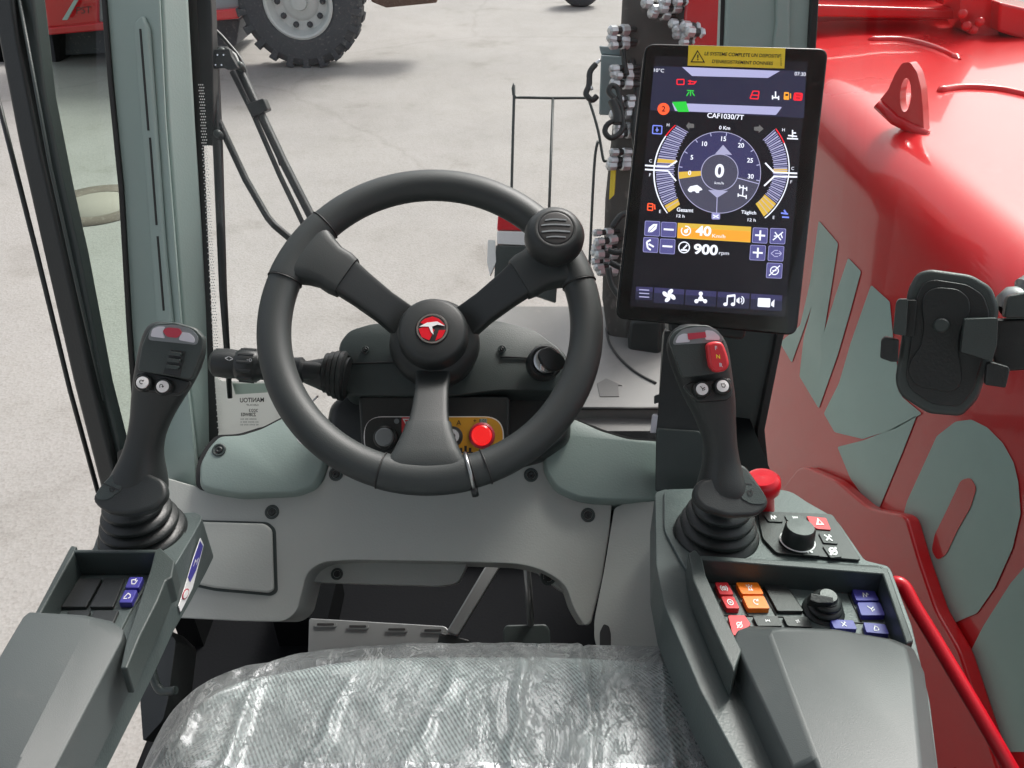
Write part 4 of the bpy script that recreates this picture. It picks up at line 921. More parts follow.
tf.slab(Qa, [(880, 567), (888, 568), (914, 641), (906, 643), (884, 578)], .03, 'trim')
tf.build('tray_frame', t, bevel=.0018)
Qs = Plane(RP.p + RP.n * .002, RP.n)
MB().slab(Qs, [(700, 584), (884, 588), (905, 645), (735, 645)], .004, 'console').build('switch_panel', t, bevel=.001)
def sw(o_, m_, txt, P=Qs, h=.006, name='rocker_switch', hh=6, uy=(-.35, -1), col='white'):
    b = MB(); b.ply(P, rnd(o_, 1.5, 3), m_, 0, h); s_ = b.build(name, t, bevel=.001)
    if txt:
        cx = sum(p[0] for p in o_) / len(o_); cy = sum(p[1] for p in o_) / len(o_)
        b = MB(); b.icon(txt, P, cx, cy + .3, hh * 1.15, col, ux=(1, .03), uy=uy, off=h + .0005, w=.13); b.build('switch_symbol', s_)
    return s_
sw([(714, 587), (727, 587), (733, 599), (719, 599)], 'switchred', 'brake')
sw([(720, 601), (733, 601), (739, 613), (726, 613)], 'switchred', 'wheel')
sw([(735, 587), (757, 587), (763, 598.5), (741, 598.5)], 'orange', 'beacon', uy=(-.4, -1))
sw([(741.5, 600.5), (763, 600.5), (769, 613), (747, 613)], 'orange', 'turn', uy=(-.4, -1))
sw([(763, 588), (785, 588), (803, 614), (777, 614)], 'black', None, h=.004, name='blank_switch')
sw([(727, 620), (744, 620), (750, 629), (740, 640), (732, 640)], 'switchred', 'mute')
sw([(752, 619), (777, 619), (782, 629), (757, 629)], 'black', 'axle', h=.004, hh=4)
sw([(782, 619), (807, 620), (812, 630), (787, 629)], 'black', 'swap', h=.004, hh=4)
sw([(851, 594), (873, 595), (878, 605), (855, 605)], 'blue', 'nwave', uy=(-.4, -1))
sw([(856, 607), (879, 607), (884, 620), (860, 620)], 'blue', 'arm2', uy=(-.4, -1))
sw([(829, 624), (852, 625), (856, 634), (833, 633)], 'blue', 'tool', hh=5)
sw([(862, 627), (884, 629), (888, 639), (865, 637)], 'blue', 'arm', hh=5)
b = MB()
for a0, a1 in (((732, 586), (748, 616)), ((760, 586), (776, 616)), ((786, 586), (810, 620)), ((846, 590), (862, 624)), ((722, 616), (815, 618)), ((826, 621), (895, 626))):
    b.tube([Qs.hit(*a0) + RP.n * .0004, Qs.hit(*a1) + RP.n * .0004], .0007, 'ink', 5)
b.build('switch_gaps', t)
# mini joystick
b = MB(); c = Qs.hit(823, 612); ribbed(b, c, V((0, 0, 1)), .019, .011, .020, 3, 'rubber'); mj = b.build('mini_joystick', t, auto=60)
b = MB(); b.slab(Plane(c + V((0, 0, .030)), (0, -.3, .95)), rnd([(811, 593), (833, 597), (834, 603), (818, 603), (810, 600)], 1), .012, 'rubber'); b.build('thumb_cap', mj, bevel=.0015)
# keypad
kp_ = rnd([(757, 513), (832, 516), (861, 562), (776, 555), (762, 540)], 4)
KQ = Plane(RP.p + RP.n * .001, RP.n)
MB().ply(KQ, kp_, 'black', 0, .003).build('keypad', t, bevel=.0008)
KT = Plane(KQ.p + RP.n * .003, RP.n)
def key(o_, m_, txt, hh=5):
    b = MB(); b.ply(KT, rnd(o_, 1.5, 3), m_, 0, .0018); s_ = b.build('keypad_button', t, bevel=.0006)
    cx = sum(p[0] for p in o_) / len(o_); cy = sum(p[1] for p in o_) / len(o_); b = MB()
    if txt == 'tri': b.ply(KT, [(816, 526.5), (824, 526.5), (817, 519.5)], 'white', .0018, .0006); b.ply(KT, [(818, 525.2), (821.5, 525.2), (818.5, 522)], 'switchred', .0026, .0003)
    else: b.icon(txt, KT, cx, cy, hh * 1.2, 'white', ux=(1.1, .08), uy=(-.4, -1), off=.0024, w=.2)
    b.build('key_symbol', s_)
key([(763, 515), (779, 515.5), (783, 523), (768, 522.5)], 'black', 'nwave'); key([(784, 516), (803, 517), (806, 523), (787, 522)], 'trim', 'axle', 4)
key([(806, 517), (826, 519), (831, 531), (817, 530), (811, 527)], 'switchred', 'tri')
key([(818, 534), (833, 535), (838, 545), (823, 544)], 'black', 'tool', 6); key([(822, 547), (837, 548), (842, 558), (830, 559)], 'black', 'mute', 7); key([(800, 549), (815, 550), (820, 557), (803, 556)], 'black', 'hook')
c = KT.hit(797, 543); b = MB()
b.lathe(c, V((0, .1, 1)), [(.0185, 0), (.0185, .003), (.0178, .0035), (.0172, .0035), (.0168, .006), (.0158, .020), (.014, .0225), (0, .023)], 'black', 40, mats=['black', 'white', 'white', 'black', 'black', 'black', 'trim']); b.build('rotary_dial', t, auto=40)
# armrest pad
Qp = Plane(RP.p + RP.n * .028, RP.n)
low = [(733, 640), (737, 630), (748, 626), (830, 629), (895, 640), (914, 648), (925, 672), (938, 768), (950, 870), (870, 870), (792, 768)]
top = [(768, 646), (772, 640), (780, 638), (835, 640), (885, 649), (902, 657), (908, 680), (916, 768), (925, 870), (850, 870), (812, 768)]
pad_loft(Qp, low, top, .012, 'armpad', 'armrest_pad', t)
# red mushroom knob
kb = at(764, 520, .93)
t = thing('stop_button', kb, 'red mushroom knob behind the right joystick', 'button')
c = at(762, 482, .905); a_ = (c - kb).normalized(); Lk = (c - kb).length
MB().lathe(kb, a_, [(.020, 0), (.020, .006), (.014, .007), (.014, .012)], 'yellow', 32).build('base_ring', t)
MB().lathe(kb, a_, [(.012, .008), (.0125, Lk - .02), (.019, Lk - .012), (.0205, Lk - .004), (.0200, Lk + .003), (.0165, Lk + .007), (.014, Lk + .0065), (0, Lk + .008)], 'redpl', 40).build('knob_head', t, auto=50)

# display mount post next to the stick
t = thing('display_mount', at(672, 490, 1.0), 'black angular post holding up the display behind the right joystick', 'bracket')
MP = Plane(at(672, 420, 1.0), (-.25, -.8, .5))
MB().slab(MP, rnd([(664, 330), (695, 330), (716, 400), (716, 490), (659, 492), (656, 430)], 3), .03, 'black').build('post', t, bevel=.004)
MB().slab(Plane(MP.p + MP.n * .004, MP.n), rnd([(656, 428), (700, 431), (705, 440), (700, 492), (655, 492)], 3), .03, 'trim').build('foot_cover', t, bevel=.004)
MB().slab(MP, rnd([(654, 396), (661, 394), (661, 402), (654, 404)], 1), .02, 'black').build('screw_tab', t, bevel=.001)
MB().slab(MP, rnd([(652, 415), (658, 415), (656, 433), (650, 433)], 1), .02, 'palegrey').build('clip', t, bevel=.001)

rowsR = [((706, 514), (738, 517)), ((699, 509), (744, 513)), ((696, 500), (748, 504)), ((697, 490), (748, 494)), ((699, 479), (746, 483)), ((703, 466), (741, 470)), ((705, 452), (738, 458)), ((703, 438), (736, 445)), ((696, 420), (735, 428)), ((690, 408), (735, 412)), ((683, 396), (735, 400)), ((677, 381), (733, 386)), ((671, 366), (731, 370)), ((666, 350), (729, 355)), ((667, 337), (726, 342)), ((675, 327), (719, 332)), ((686, 323), (708, 325))]
jb = RP.hit(716, 535)
t, g_ = joystick('right joystick with a long red rocker button beside its head', jb, V((.0, .02, 1)), rowsR, .815, .765, thL)
FPr = Plane(at(700, 352, .7445), (-.05, -.83, .56))
face_plate(t, FPr, [(669, 340), (676, 330), (690, 325), (708, 325), (719, 331), (725, 342), (729, 372), (683, 378)], None)
b = MB(); b.ply(FPr, rnd([(672, 345), (675, 336), (683, 329), (698, 326.5), (712, 327.5), (720, 333), (723.5, 342)], 4, 4), 'grey', 0, .0008)
b.ply(FPr, rnd([(675, 343), (678, 336), (683, 333.5), (688, 334), (690, 342)], 2, 3), 'palegrey', .0009, .0006)
b.ply(FPr, rnd([(705, 330), (713, 331), (719, 336), (720, 340), (705, 340)], 2, 3), 'palegrey', .0009, .0006)
b.ply(FPr, rnd([(687, 333.5), (705, 332), (706, 337.5), (688, 340)], 1, 3), 'pinkred', .0012, .0006); b.build('head_badge', t)
FPq = Plane(FPr.p + FPr.n * .0, FPr.n)
b = MB(); b.slab(Plane(FPr.p + FPr.n * .012, FPr.n), rnd([(707, 344), (714, 341), (723, 342), (728, 355), (730, 365), (726, 371), (716, 373), (710, 367)], 5, 5), .014, 'switchred'); rk = b.build('rocker_button', t, bevel=.003, seg=4)
tag(rk, 'long glossy red rocker button')
b = MB(); QQ = Plane(FPr.p + FPr.n * .012, FPr.n); b.text('F', QQ, 716, 348, 4, 'palegrey', ux=(1, .1), uy=(-.1, -1), off=.0006, bold=.02); b.text('N', QQ, 718, 356.5, 4, 'yellow', ux=(1, .1), uy=(-.1, -1), off=.0006, bold=.02); b.text('R', QQ, 721, 365, 4, 'palegrey', ux=(1, .1), uy=(-.1, -1), off=.0006, bold=.02); b.build('button_symbols', rk)
FP2 = Plane(at(712, 388, .750), (-.05, -.72, .69))
MB().slab(FP2, rnd([(683, 386), (690, 382), (731, 378), (733, 396), (728, 400), (698, 402)], 3), .008, 'black').build('button_plate', t, bevel=.002)
cap_button(FP2, 701, 390, .0056, t, 'arm2'); cap_button(FP2, 721.5, 387, .0056, t, 'bucket')
FP3 = Plane(at(745, 488, .780), (0.1, -.55, .83))
MB().slab(Plane(FP3.p - FP3.n * .001, FP3.n), rnd([(771, 504), (764, 490), (747, 466), (738, 462), (722, 474), (698, 480), (693, 496), (702, 508), (728, 517), (758, 516)], [8, 6, 6, 4, 6, 8, 8, 8, 8, 8], 4), .013, 'soft').build('palm_rest', t, bevel=.0045, seg=4)
b = MB(); b.slab(FP3, rnd([(737, 466), (744, 470), (760, 488), (767, 498), (765, 504), (752, 504), (742, 499), (736, 485)], 3), .006, 'trim'); pr = b.build('palm_plate', t, bevel=.0012)
b = MB(); b.ply(FP3, [(738, 482), (752, 484), (752, 485), (738, 483)], 'ink', 0, .0004); b.icon('bucket', FP3, 750, 493, 7, 'ink', off=.0006); b.build('plate_marks', pr)

# ============================================================ SEAT with plastic cover
def fabric():
    m, n, o = _mat('ribbed_seat_fabric'); N = n.nodes; L = n.links
    p = N.new('ShaderNodeBsdfPrincipled'); L.new(p.outputs[0], o.inputs[0]); p.inputs['Roughness'].default_value = .8
    g = N.new('ShaderNodeNewGeometry'); mp = N.new('ShaderNodeMapping'); mp.inputs['Rotation'].default_value = (0, 0, R(-32)); L.new(g.outputs['Position'], mp.inputs[0])
    wv_ = N.new('ShaderNodeTexWave'); wv_.inputs['Scale'].default_value = 88; wv_.inputs['Distortion'].default_value = .8; L.new(mp.outputs[0], wv_.inputs['Vector'])
    wv2 = N.new('ShaderNodeTexWave'); wv2.inputs['Scale'].default_value = 45; wv2.bands_direction = 'Y'; L.new(mp.outputs[0], wv2.inputs['Vector'])
    ad = N.new('ShaderNodeMath'); ad.operation = 'MULTIPLY_ADD'; ad.inputs[1].default_value = .35; L.new(wv2.outputs['Fac'], ad.inputs[0]); L.new(wv_.outputs['Fac'], ad.inputs[2])
    r = N.new('ShaderNodeValToRGB'); r.color_ramp.elements[0].position = .2; r.color_ramp.elements[0].color = (.085, .105, .108, 1); r.color_ramp.elements[1].position = 1.0; r.color_ramp.elements[1].color = (.46, .55, .54, 1)
    L.new(ad.outputs[0], r.inputs[0]); L.new(r.outputs[0], p.inputs['Base Color']); return m
def plastic():
    m, n, o = _mat('crumpled_plastic_film'); N = n.nodes; L = n.links
    g = N.new('ShaderNodeNewGeometry')
    mp = N.new('ShaderNodeMapping'); mp.inputs['Scale'].default_value = (1, .55, .6); mp.inputs['Rotation'].default_value = (0, 0, R(25)); L.new(g.outputs['Position'], mp.inputs[0])
    nz = N.new('ShaderNodeTexNoise'); nz.inputs['Scale'].default_value = 20; nz.inputs['Detail'].default_value = 9; nz.inputs['Distortion'].default_value = .5; nz.inputs['Roughness'].default_value = .62; L.new(mp.outputs[0], nz.inputs['Vector'])
    vo = N.new('ShaderNodeTexVoronoi'); vo.feature = 'DISTANCE_TO_EDGE'; vo.inputs['Scale'].default_value = 22
    ms = N.new('ShaderNodeMix'); ms.data_type = 'VECTOR'; ms.inputs[0].default_value = .22; L.new(mp.outputs[0], ms.inputs[4]); L.new(nz.outputs['Color'], ms.inputs[5]); L.new(ms.outputs[1], vo.inputs['Vector'])
    mn = N.new('ShaderNodeMath'); mn.operation = 'MINIMUM'; mn.inputs[1].default_value = .05; L.new(vo.outputs['Distance'], mn.inputs[0])
    ad = N.new('ShaderNodeMath'); ad.operation = 'MULTIPLY_ADD'; ad.inputs[1].default_value = 2.2; L.new(mn.outputs[0], ad.inputs[0]); L.new(nz.outputs[0], ad.inputs[2])
    b = N.new('ShaderNodeBump'); b.inputs['Strength'].default_value = 1; b.inputs['Distance'].default_value = .0045; L.new(ad.outputs[0], b.inputs['Height'])
    gl = N.new('ShaderNodeBsdfGlossy'); gl.inputs['Roughness'].default_value = .30; gl.inputs[0].default_value = (.72, .74, .77, 1); L.new(b.outputs[0], gl.inputs['Normal'])
    df = N.new('ShaderNodeBsdfDiffuse'); df.inputs[0].default_value = (.62, .64, .64, 1); L.new(b.outputs[0], df.inputs['Normal'])
    tl = N.new('ShaderNodeBsdfTranslucent'); tl.inputs[0].default_value = (.6, .62, .62, 1)
    tr = N.new('ShaderNodeBsdfTransparent'); tr.inputs[0].default_value = (.93, .94, .94, 1)
    a1 = N.new('ShaderNodeMixShader'); a1.inputs[0].default_value = .4; L.new(df.outputs[0], a1.inputs[1]); L.new(tl.outputs[0], a1.inputs[2])
    a2 = N.new('ShaderNodeMixShader'); L.new(tr.outputs[0], a2.inputs[1]); L.new(a1.outputs[0], a2.inputs[2])
    n2 = N.new('ShaderNodeTexNoise'); n2.inputs['Scale'].default_value = 9; n2.inputs['Detail'].default_value = 6; n2.inputs['Distortion'].default_value = 1; L.new(g.outputs['Position'], n2.inputs['Vector'])
    mr = N.new('ShaderNodeMapRange'); mr.inputs[1].default_value = .35; mr.inputs[2].default_value = .7; mr.inputs[3].default_value = .14; mr.inputs[4].default_value = .38; L.new(n2.outputs[0], mr.inputs[0])
    v2 = N.new('ShaderNodeTexVoronoi'); v2.feature = 'DISTANCE_TO_EDGE'; v2.inputs['Scale'].default_value = 11; m2 = N.new('ShaderNodeMix'); m2.data_type = 'VECTOR'; m2.inputs[0].default_value = .3; L.new(mp.outputs[0], m2.inputs[4]); L.new(nz.outputs['Color'], m2.inputs[5]); L.new(m2.outputs[1], v2.inputs['Vector'])
    cr1 = N.new('ShaderNodeMapRange'); cr1.inputs[1].default_value = .0; cr1.inputs[2].default_value = .035; cr1.inputs[3].default_value = .30; cr1.inputs[4].default_value = 0; L.new(v2.outputs['Distance'], cr1.inputs[0])
    cr2 = N.new('ShaderNodeMapRange'); cr2.inputs[1].default_value = .0; cr2.inputs[2].default_value = .04; cr2.inputs[3].default_value = .22; cr2.inputs[4].default_value = 0; L.new(vo.outputs['Distance'], cr2.inputs[0])
    s1 = N.new('ShaderNodeMath'); s1.operation = 'ADD'; L.new(cr1.outputs[0], s1.inputs[0]); L.new(cr2.outputs[0], s1.inputs[1])
    s2 = N.new('ShaderNodeMath'); s2.operation = 'ADD'; s2.use_clamp = True; L.new(s1.outputs[0], s2.inputs[0]); L.new(mr.outputs[0], s2.inputs[1]); L.new(s2.outputs[0], a2.inputs[0])
    lw = N.new('ShaderNodeFresnel'); lw.inputs[0].default_value = 1.6; L.new(b.outputs[0], lw.inputs[1])
    ml = N.new('ShaderNodeMath'); ml.operation = 'MULTIPLY_ADD'; ml.inputs[1].default_value = .75; ml.inputs[2].default_value = .01; ml.use_clamp = True; L.new(lw.outputs[0], ml.inputs[0])
    a3 = N.new('ShaderNodeMixShader'); L.new(ml.outputs[0], a3.inputs[0]); L.new(a2.outputs[0], a3.inputs[1]); L.new(gl.outputs[0], a3.inputs[2]); L.new(a3.outputs[0], o.inputs[0])
    return m
M['fabric'] = fabric(); M['film'] = plastic()
from mathutils import noise as mn_
ZS = CAM.z - .72; SX0, SX1, SY1 = -.345, .238, .540
def seat_pt(u, v, grow=0, crumple=0):
    """u -1..1 across, v 0 (rear) .. 1 (front top edge) .. 1.6 (front face, going down)"""
    cx = (SX0 + SX1) / 2; hw = (SX1 - SX0) / 2 + grow
    vt = min(v, 1)
    y = .0 + (SY1 + grow) * vt
    pw = 2.8 if u < 0 else 5.0
    fr = max(0, 1 - max(0, vt - .55) / .45)
    # round the plan at the front corners
    k = ((1 - ((vt - .72) / .28) ** pw) if vt > .72 else 1); k = max(k, 0.0) ** (1 / pw) if k > 0 else 0
    yb = SY1 * .72
    x = cx + u * hw
    if vt > .72:
        yy = yb + (SY1 + grow - yb) * ((vt - .72) / .28)
        lim = (1 - abs(u) ** pw) ** (1 / pw) if abs(u) < 1 else 0
        y = yb + (SY1 + grow - yb) * ((vt - .72) / .28) * lim
    crown = .018 * (1 - abs(u) ** 3) - .0 * vt
    edge = max(abs(u) ** 10, (max(0, vt - .8) / .2) ** 4)
    z = ZS + crown - .035 * edge + grow * .6
    # bolsters
    z += .012 * math.exp(-((abs(u) - .8) / .12) ** 2)
    if v > 1: z -= (v - 1) * .22; y += .008 * math.sin(min(1, (v - 1) * 4) * math.pi) 
    return V((x, y, z))
t = thing('driver_seat', V((-.07, .3, ZF)), 'ribbed grey driver seat cushion wrapped in clear plastic', 'seat')
vs = [i / 30 for i in range(31)] + [1.05, 1.12, 1.25, 1.4, 1.6]
us = [-1 + 2 * i / 60 for i in range(61)]
def skirt(rows, down=.13):
    return [[r[0] - V((0, 0, down))] + [r[0] - V((0, 0, down * .5))] + r + [r[-1] - V((0, 0, down * .5))] + [r[-1] - V((0, 0, down))] for r in rows]
b = MB(); b.grid(skirt([[seat_pt(u, v) for u in us] for v in vs]), 'fabric'); b.build('cushion', t)
b = MB(); b.box((-.07, .28, ZS - .17), .42, .46, .10, 'trim'); b.build('seat_base', t, bevel=.02)
b = MB(); b.box((-.07, .28, (ZS - .22 + ZF) / 2), .26, .34, ZS - .22 - ZF, 'rubber'); b.build('suspension', t, bevel=.01)
MB().slab(Plane(at(152, 690, .98), (-.2, -.4, .9)), rnd([(138, 640), (160, 625), (176, 640), (168, 700), (163, 720), (143, 742), (140, 700)], 4), .05, 'black').build('side_bracket', t, bevel=.006)
MB().tube(smooth_path(path_px([(150, 640, .97), (152, 670, .96), (160, 690, .955), (176, 690, .95)]), 5), .005, 'trim', 10).build('adjuster_cable', t)
# film
fr_ = []
FOLDS = [((.44, .5), (.42, 1.05), .012, .007), ((-.98, .75), (-.55, 1.0), .014, .008), ((-.75, .5), (-.62, .95), .012, .008), ((-.50, .55), (-.35, .9), .010, .007), ((-.2, .6), (.05, 1.0), .009, .004), ((.15, .5), (.22, 1.0), .009, .006),
         ((.62, .5), (.70, 1.02), .012, .008), ((.85, .55), (.80, 1.02), .012, .009), ((.93, .6), (.97, .9), .012, .008), ((-.4, .97), (.95, .985), .010, .005), ((-.9, .6), (-.8, .9), .012, .009), ((.3, .7), (.6, .95), .010, .005), ((-.85, .95), (-.3, .93), .012, .006)]
def folds(u, v):
    h = 0
    for (u0, v0), (u1, v1), wd, ht in FOLDS:
        x, y = (u - u0) * .29, (v - v0) * .54; dx, dy = (u1 - u0) * .29, (v1 - v0) * .54; q = max(0, min(1, (x * dx + y * dy) / (dx * dx + dy * dy)))
        wob = .014 * mn_.noise(V((q * 6, u0 * 9, v0)))
        d = math.hypot(x - dx * q - wob, y - dy * q) / wd
        if d < 1: h = max(h, ht * (1 - d) ** 1.5 * min(1, 5 * q + .1, 5 * (1 - q) + .1))
    return h
fu = [-1 + 2 * i / 200 for i in range(201)]; fv = [.30 + .70 * i / 150 for i in range(151)] + [1.03, 1.07, 1.12, 1.2, 1.3, 1.42, 1.6]
for v in fv:
    row = []
    for u in fu:
        p = seat_pt(u, v, .012)
        q = V((p.x * 6, p.y * 4 + p.x * 2.5, 0))
        a = mn_.ridged_multi_fractal(q + V((3, 1, 0)), .9, 2.1, 5, 1.0, 2.0)
        a2 = mn_.ridged_multi_fractal(V((p.x * 24 + p.y * 9, p.y * 13, 4)), .9, 2.1, 4, 1.0, 2.0)
        edge_ = .75 - .35 * min(v, 1) ** 6
        dz = (.0036 * (a - .9) + .0014 * (a2 - .8)) * edge_
        seam = -.006 * math.exp(-((u - .42 - .02 * math.sin(v * 9)) / .012) ** 2)
        dx = .006 * mn_.noise(V((p.x * 14, p.y * 14, 9))) * edge_
        row.append(p + V((dx, dz * .8 if v > .98 else dx * .5, max(dz, -.006) + seam + folds(u, v))))
    L0, R0 = row[0], row[-1]
    def hang(p, s, n_=7):
        o = []
        for i in range(1, n_ + 1):
            f = i / n_; wv_ = .012 * mn_.noise(V((p.y * 22, f * 3, s * 5))) + .008 * mn_.noise(V((p.y * 60, f * 6, s)))
            o.append(p + V((s * (.062 * f + 1.6 * wv_ * (f + .3)), 0, -.16 * f + wv_ * .3)))
        return o
    fr_.append(hang(L0, -1)[::-1] + row + hang(R0, .35))
b = MB(); b.grid(fr_, 'film'); tag(b.build('seat_cover', auto=80), 'crumpled clear plastic cover lying over the seat cushion', 'plastic cover')

# ============================================================ TABLET DISPLAY
TP = plane3((645, 43, .845), (829, 48, .825), (616, 319, .885))
t = thing('display_monitor', TP.hit(706, 328), 'tall black touchscreen monitor with glowing speed dial and yellow warning label', 'monitor')
body = rnd([(645, 43), (829, 48), (797, 336), (615, 319)], 11, 6)
MB().slab(TP, body, .022, 'gloss_black').build('bezel', t, bevel=.003, seg=4)
b = MB(); b.ply(TP, rnd([(648, 46), (826, 51), (794.5, 333), (619, 316.5)], 9, 6), 'scr', .0, .0012); b.build('cover_glass', t)
T1 = Plane(TP.p + TP.n * .0016, TP.n)
b = MB(); b.ply(T1, rnd([(655, 56), (808, 62), (785, 317), (630, 306)], 2), 'e_bg', 0, .0004); scr = b.build('screen', t)
T = Plane(T1.p + T1.n * .0008, T1.n)
UX = (1, .062); UY = (.085, -1)
def lerp2(a, b_, f): return (a[0] + (b_[0] - a[0]) * f, a[1] + (b_[1] - a[1]) * f)
def seg_(b, a, c, w, m, off=.0003):
    d = V((c[0] - a[0], c[1] - a[1])); n_ = V((-d.y, d.x)).normalized() * w / 2
    b.add([T.hit(a[0] + n_.x, a[1] + n_.y) + T.n * off, T.hit(c[0] + n_.x, c[1] + n_.y) + T.n * off, T.hit(c[0] - n_.x, c[1] - n_.y) + T.n * off, T.hit(a[0] - n_.x, a[1] - n_.y) + T.n * off], [[0, 1, 2, 3]], m)
def poly(b, pts, m, off=.0003): b.add([T.hit(*p) + T.n * off for p in pts], [list(range(len(pts)))], m)
def arc3(p0, p1, p2, n):
    ax_, ay = p0; bx, by = p1; cx, cy = p2
    d = 2 * (ax_ * (by - cy) + bx * (cy - ay) + cx * (ay - by))
    ux = ((ax_ ** 2 + ay ** 2) * (by - cy) + (bx ** 2 + by ** 2) * (cy - ay) + (cx ** 2 + cy ** 2) * (ay - by)) / d
    uy = ((ax_ ** 2 + ay ** 2) * (cx - bx) + (bx ** 2 + by ** 2) * (ax_ - cx) + (cx ** 2 + cy ** 2) * (bx - ax_)) / d
    r = math.hypot(ax_ - ux, ay - uy); a0 = math.atan2(ay - uy, ax_ - ux); a1 = math.atan2(by - uy, bx - ux); a2 = math.atan2(cy - uy, cx - ux)
    def near(a, ref):
        while a - ref > math.pi: a -= 2 * math.pi
        while a - ref < -math.pi: a += 2 * math.pi
        return a
    a0 = near(a0, a1); a2 = near(a2, a1)
    return [(ux + r * math.cos(a0 + (a2 - a0) * i / n), uy + r * math.sin(a0 + (a2 - a0) * i / n)) for i in range(n + 1)]
def tx(b, s_, x, y, h, m='e_white', w=None, off=.0009, sh=0, bold=0): b.text(s_, T, x, y, h, m, ux=UX, uy=UY, w=w, off=off, shear=sh, bold=bold)
# warning label (stuck on)
b = MB(); b.ply(TP, [(688, 47), (784, 50), (783, 70), (687, 67)], 'yellow', .0058, .0008)
YL = Plane(TP.p + TP.n * .0068, TP.n)
b.text('LE SYSTEME COMPLETE UN DISPOSITIF', YL, 742.5, 54.8, 3.5, 'ink', ux=(1, .035), uy=(.05, -1), w=76, off=0, shear=.15, bold=.012)
b.text("D'ENREGISTREMENT DONNEES", YL, 742.5, 62.3, 3.5, 'ink', ux=(1, .035), uy=(.05, -1), w=61, off=0, shear=.15, bold=.012)
b.ply(YL, [(697.5, 50), (705, 62.6), (690.5, 62.3)], 'ink', 0, .0002); b.ply(YL, [(697.6, 52), (703.2, 61.6), (692.2, 61.4)], 'yellow', .0003, .0002); b.text('!', YL, 697.8, 57.6, 6, 'ink', off=.0007, bold=.03)
b.text('0123456', YL, 781, 60, 1.4, 'ink', ux=(.05, 1), uy=(1, .05), w=12, off=0)
b.build('warning_label', t)
# status
b = MB(); poly(b, [(654, 66), (806, 71), (804, 118), (650, 110)], 'e_navy', -.0002) ; b.build('status_band', scr)
b = MB()
poly(b, [(682, 67), (780, 71), (768, 78), (692, 76)], 'e_lav', .0002)
tx(b, '10°C', 659, 70.5, 3.6, w=10); tx(b, '07:30', 800, 74.2, 3.6, w=11)
poly(b, rnd([(672, 103), (782, 107), (776, 115), (675, 111)], 1), 'e_lav', .0003)
poly(b, [(672, 102), (686, 101.6), (689, 112), (678, 112)], 'e_green', .0006)
poly(b, ell(663.5, 109, 6, n=20), 'e_redor', .0003); tx(b, '2', 663.5, 109, 5.5, 'e_bg', bold=.02)
b.build('status_bar', scr)
b = MB()
for q in ((677, 79.5, 684, 84.5),): 
    for a_, c_ in (((q[0], q[1]), (q[2], q[1])), ((q[2], q[1]), (q[2], q[3])), ((q[2], q[3]), (q[0], q[3])), ((q[0], q[3]), (q[0], q[1]))): seg_(b, a_, c_, 1.1, 'e_red')
for i, (a_, c_) in enumerate((((688, 81), (695, 82)), ((688, 84), (694, 84)), ((694, 84), (696.5, 81)), ((690, 80), (690, 84)))): seg_(b, a_, c_, 1.1, 'e_red')
for a_, c_ in (((687, 90.5), (694, 91)), ((690.5, 91), (690.5, 96)), ((689, 92), (686.5, 96)), ((692, 92), (694.5, 96))): seg_(b, a_, c_, 1.1, 'e_green')
for a_, c_ in (((753, 91), (759, 91.5)), ((759, 91.5), (758, 99)), ((758, 99), (750, 98.5)), ((750, 98.5), (753, 91)), ((751.5, 95), (758.5, 95.4))): seg_(b, a_, c_, 1.2, 'e_red')
for a_, c_ in (((772, 97.5), (779, 98)), ((772.5, 95.5), (772.5, 99.5)), ((778.5, 96), (778.5, 100)), ((775.5, 91.5), (775.5, 97.5))): seg_(b, a_, c_, 1.3, 'e_white')
poly(b, rnd([(784, 92), (789, 92.3), (789, 100), (783.5, 99.7)], 1), 'e_or'); poly(b, rect(785.2, 94, 788, 96), 'e_bg', .0006); seg_(b, (790.5, 93.5), (790.5, 98.5), 1, 'e_or')
poly(b, rnd([(794, 92.5), (803, 93), (802, 101), (793, 100.5)], 2), 'e_red'); seg_(b, (796, 95), (800.5, 95.3), .7, 'e_bg', .0006); seg_(b, (795.5, 98), (800, 98.3), .7, 'e_bg', .0006)
b.build('warning_icons', scr)
for s_, x, y, h, w_ in (('CAF1030/7T', 725.5, 116.5, 5.0, 36.5), ('0 Km', 724.5, 128, 3.6, 11), ('Gesamt', 685, 210, 4, 16.5), ('12 h', 680.5, 216, 3, 8), ('Täglich', 748.5, 213, 4.4, 15), ('12 h', 751.5, 220, 3, 8)):
    b = MB(); tx(b, s_, x, y, h, w=w_, bold=.015); b.build('readout_text', scr)
# dial
b = MB(); DC = (719.5, 172.5)
poly(b, ell(*DC, 41.5, 41, 64), 'e_line', .0001); poly(b, ell(*DC, 40.8, 40.3, 64), 'e_dial', .0003)
poly(b, [DC] + [(DC[0] + 40.6 * math.cos(a), DC[1] + 40.1 * math.sin(a)) for a in [R(12) + (R(172) - R(12)) * i / 30 for i in range(31)]], 'e_hub', .0005)
poly(b, [(678.6, 172), (702, 171), (702, 175.5), (679, 179)], 'e_gold', .0008)
poly(b, [(723, 145), (732, 155), (715, 154)], 'e_line', .0007); poly(b, [(717, 198), (708, 190), (728, 191)], 'e_line', .0007)
poly(b, ell(*DC, 18.8, 18.5, 48), 'e_line', .0009); poly(b, ell(*DC, 18, 17.7, 48), 'e_hub', .0011)
seg_(b, (737, 178), (759, 184), .8, 'e_lav', .0009); seg_(b, (717, 198), (716.5, 213), .8, 'e_lav', .0009)
for a in range(-172, 14, 23):
    ca, sa = math.cos(R(a)), math.sin(R(a)); seg_(b, (DC[0] + 41 * ca, DC[1] + 40.5 * sa), (DC[0] + 37.5 * ca, DC[1] + 37 * sa), .9, 'e_lav', .0009)
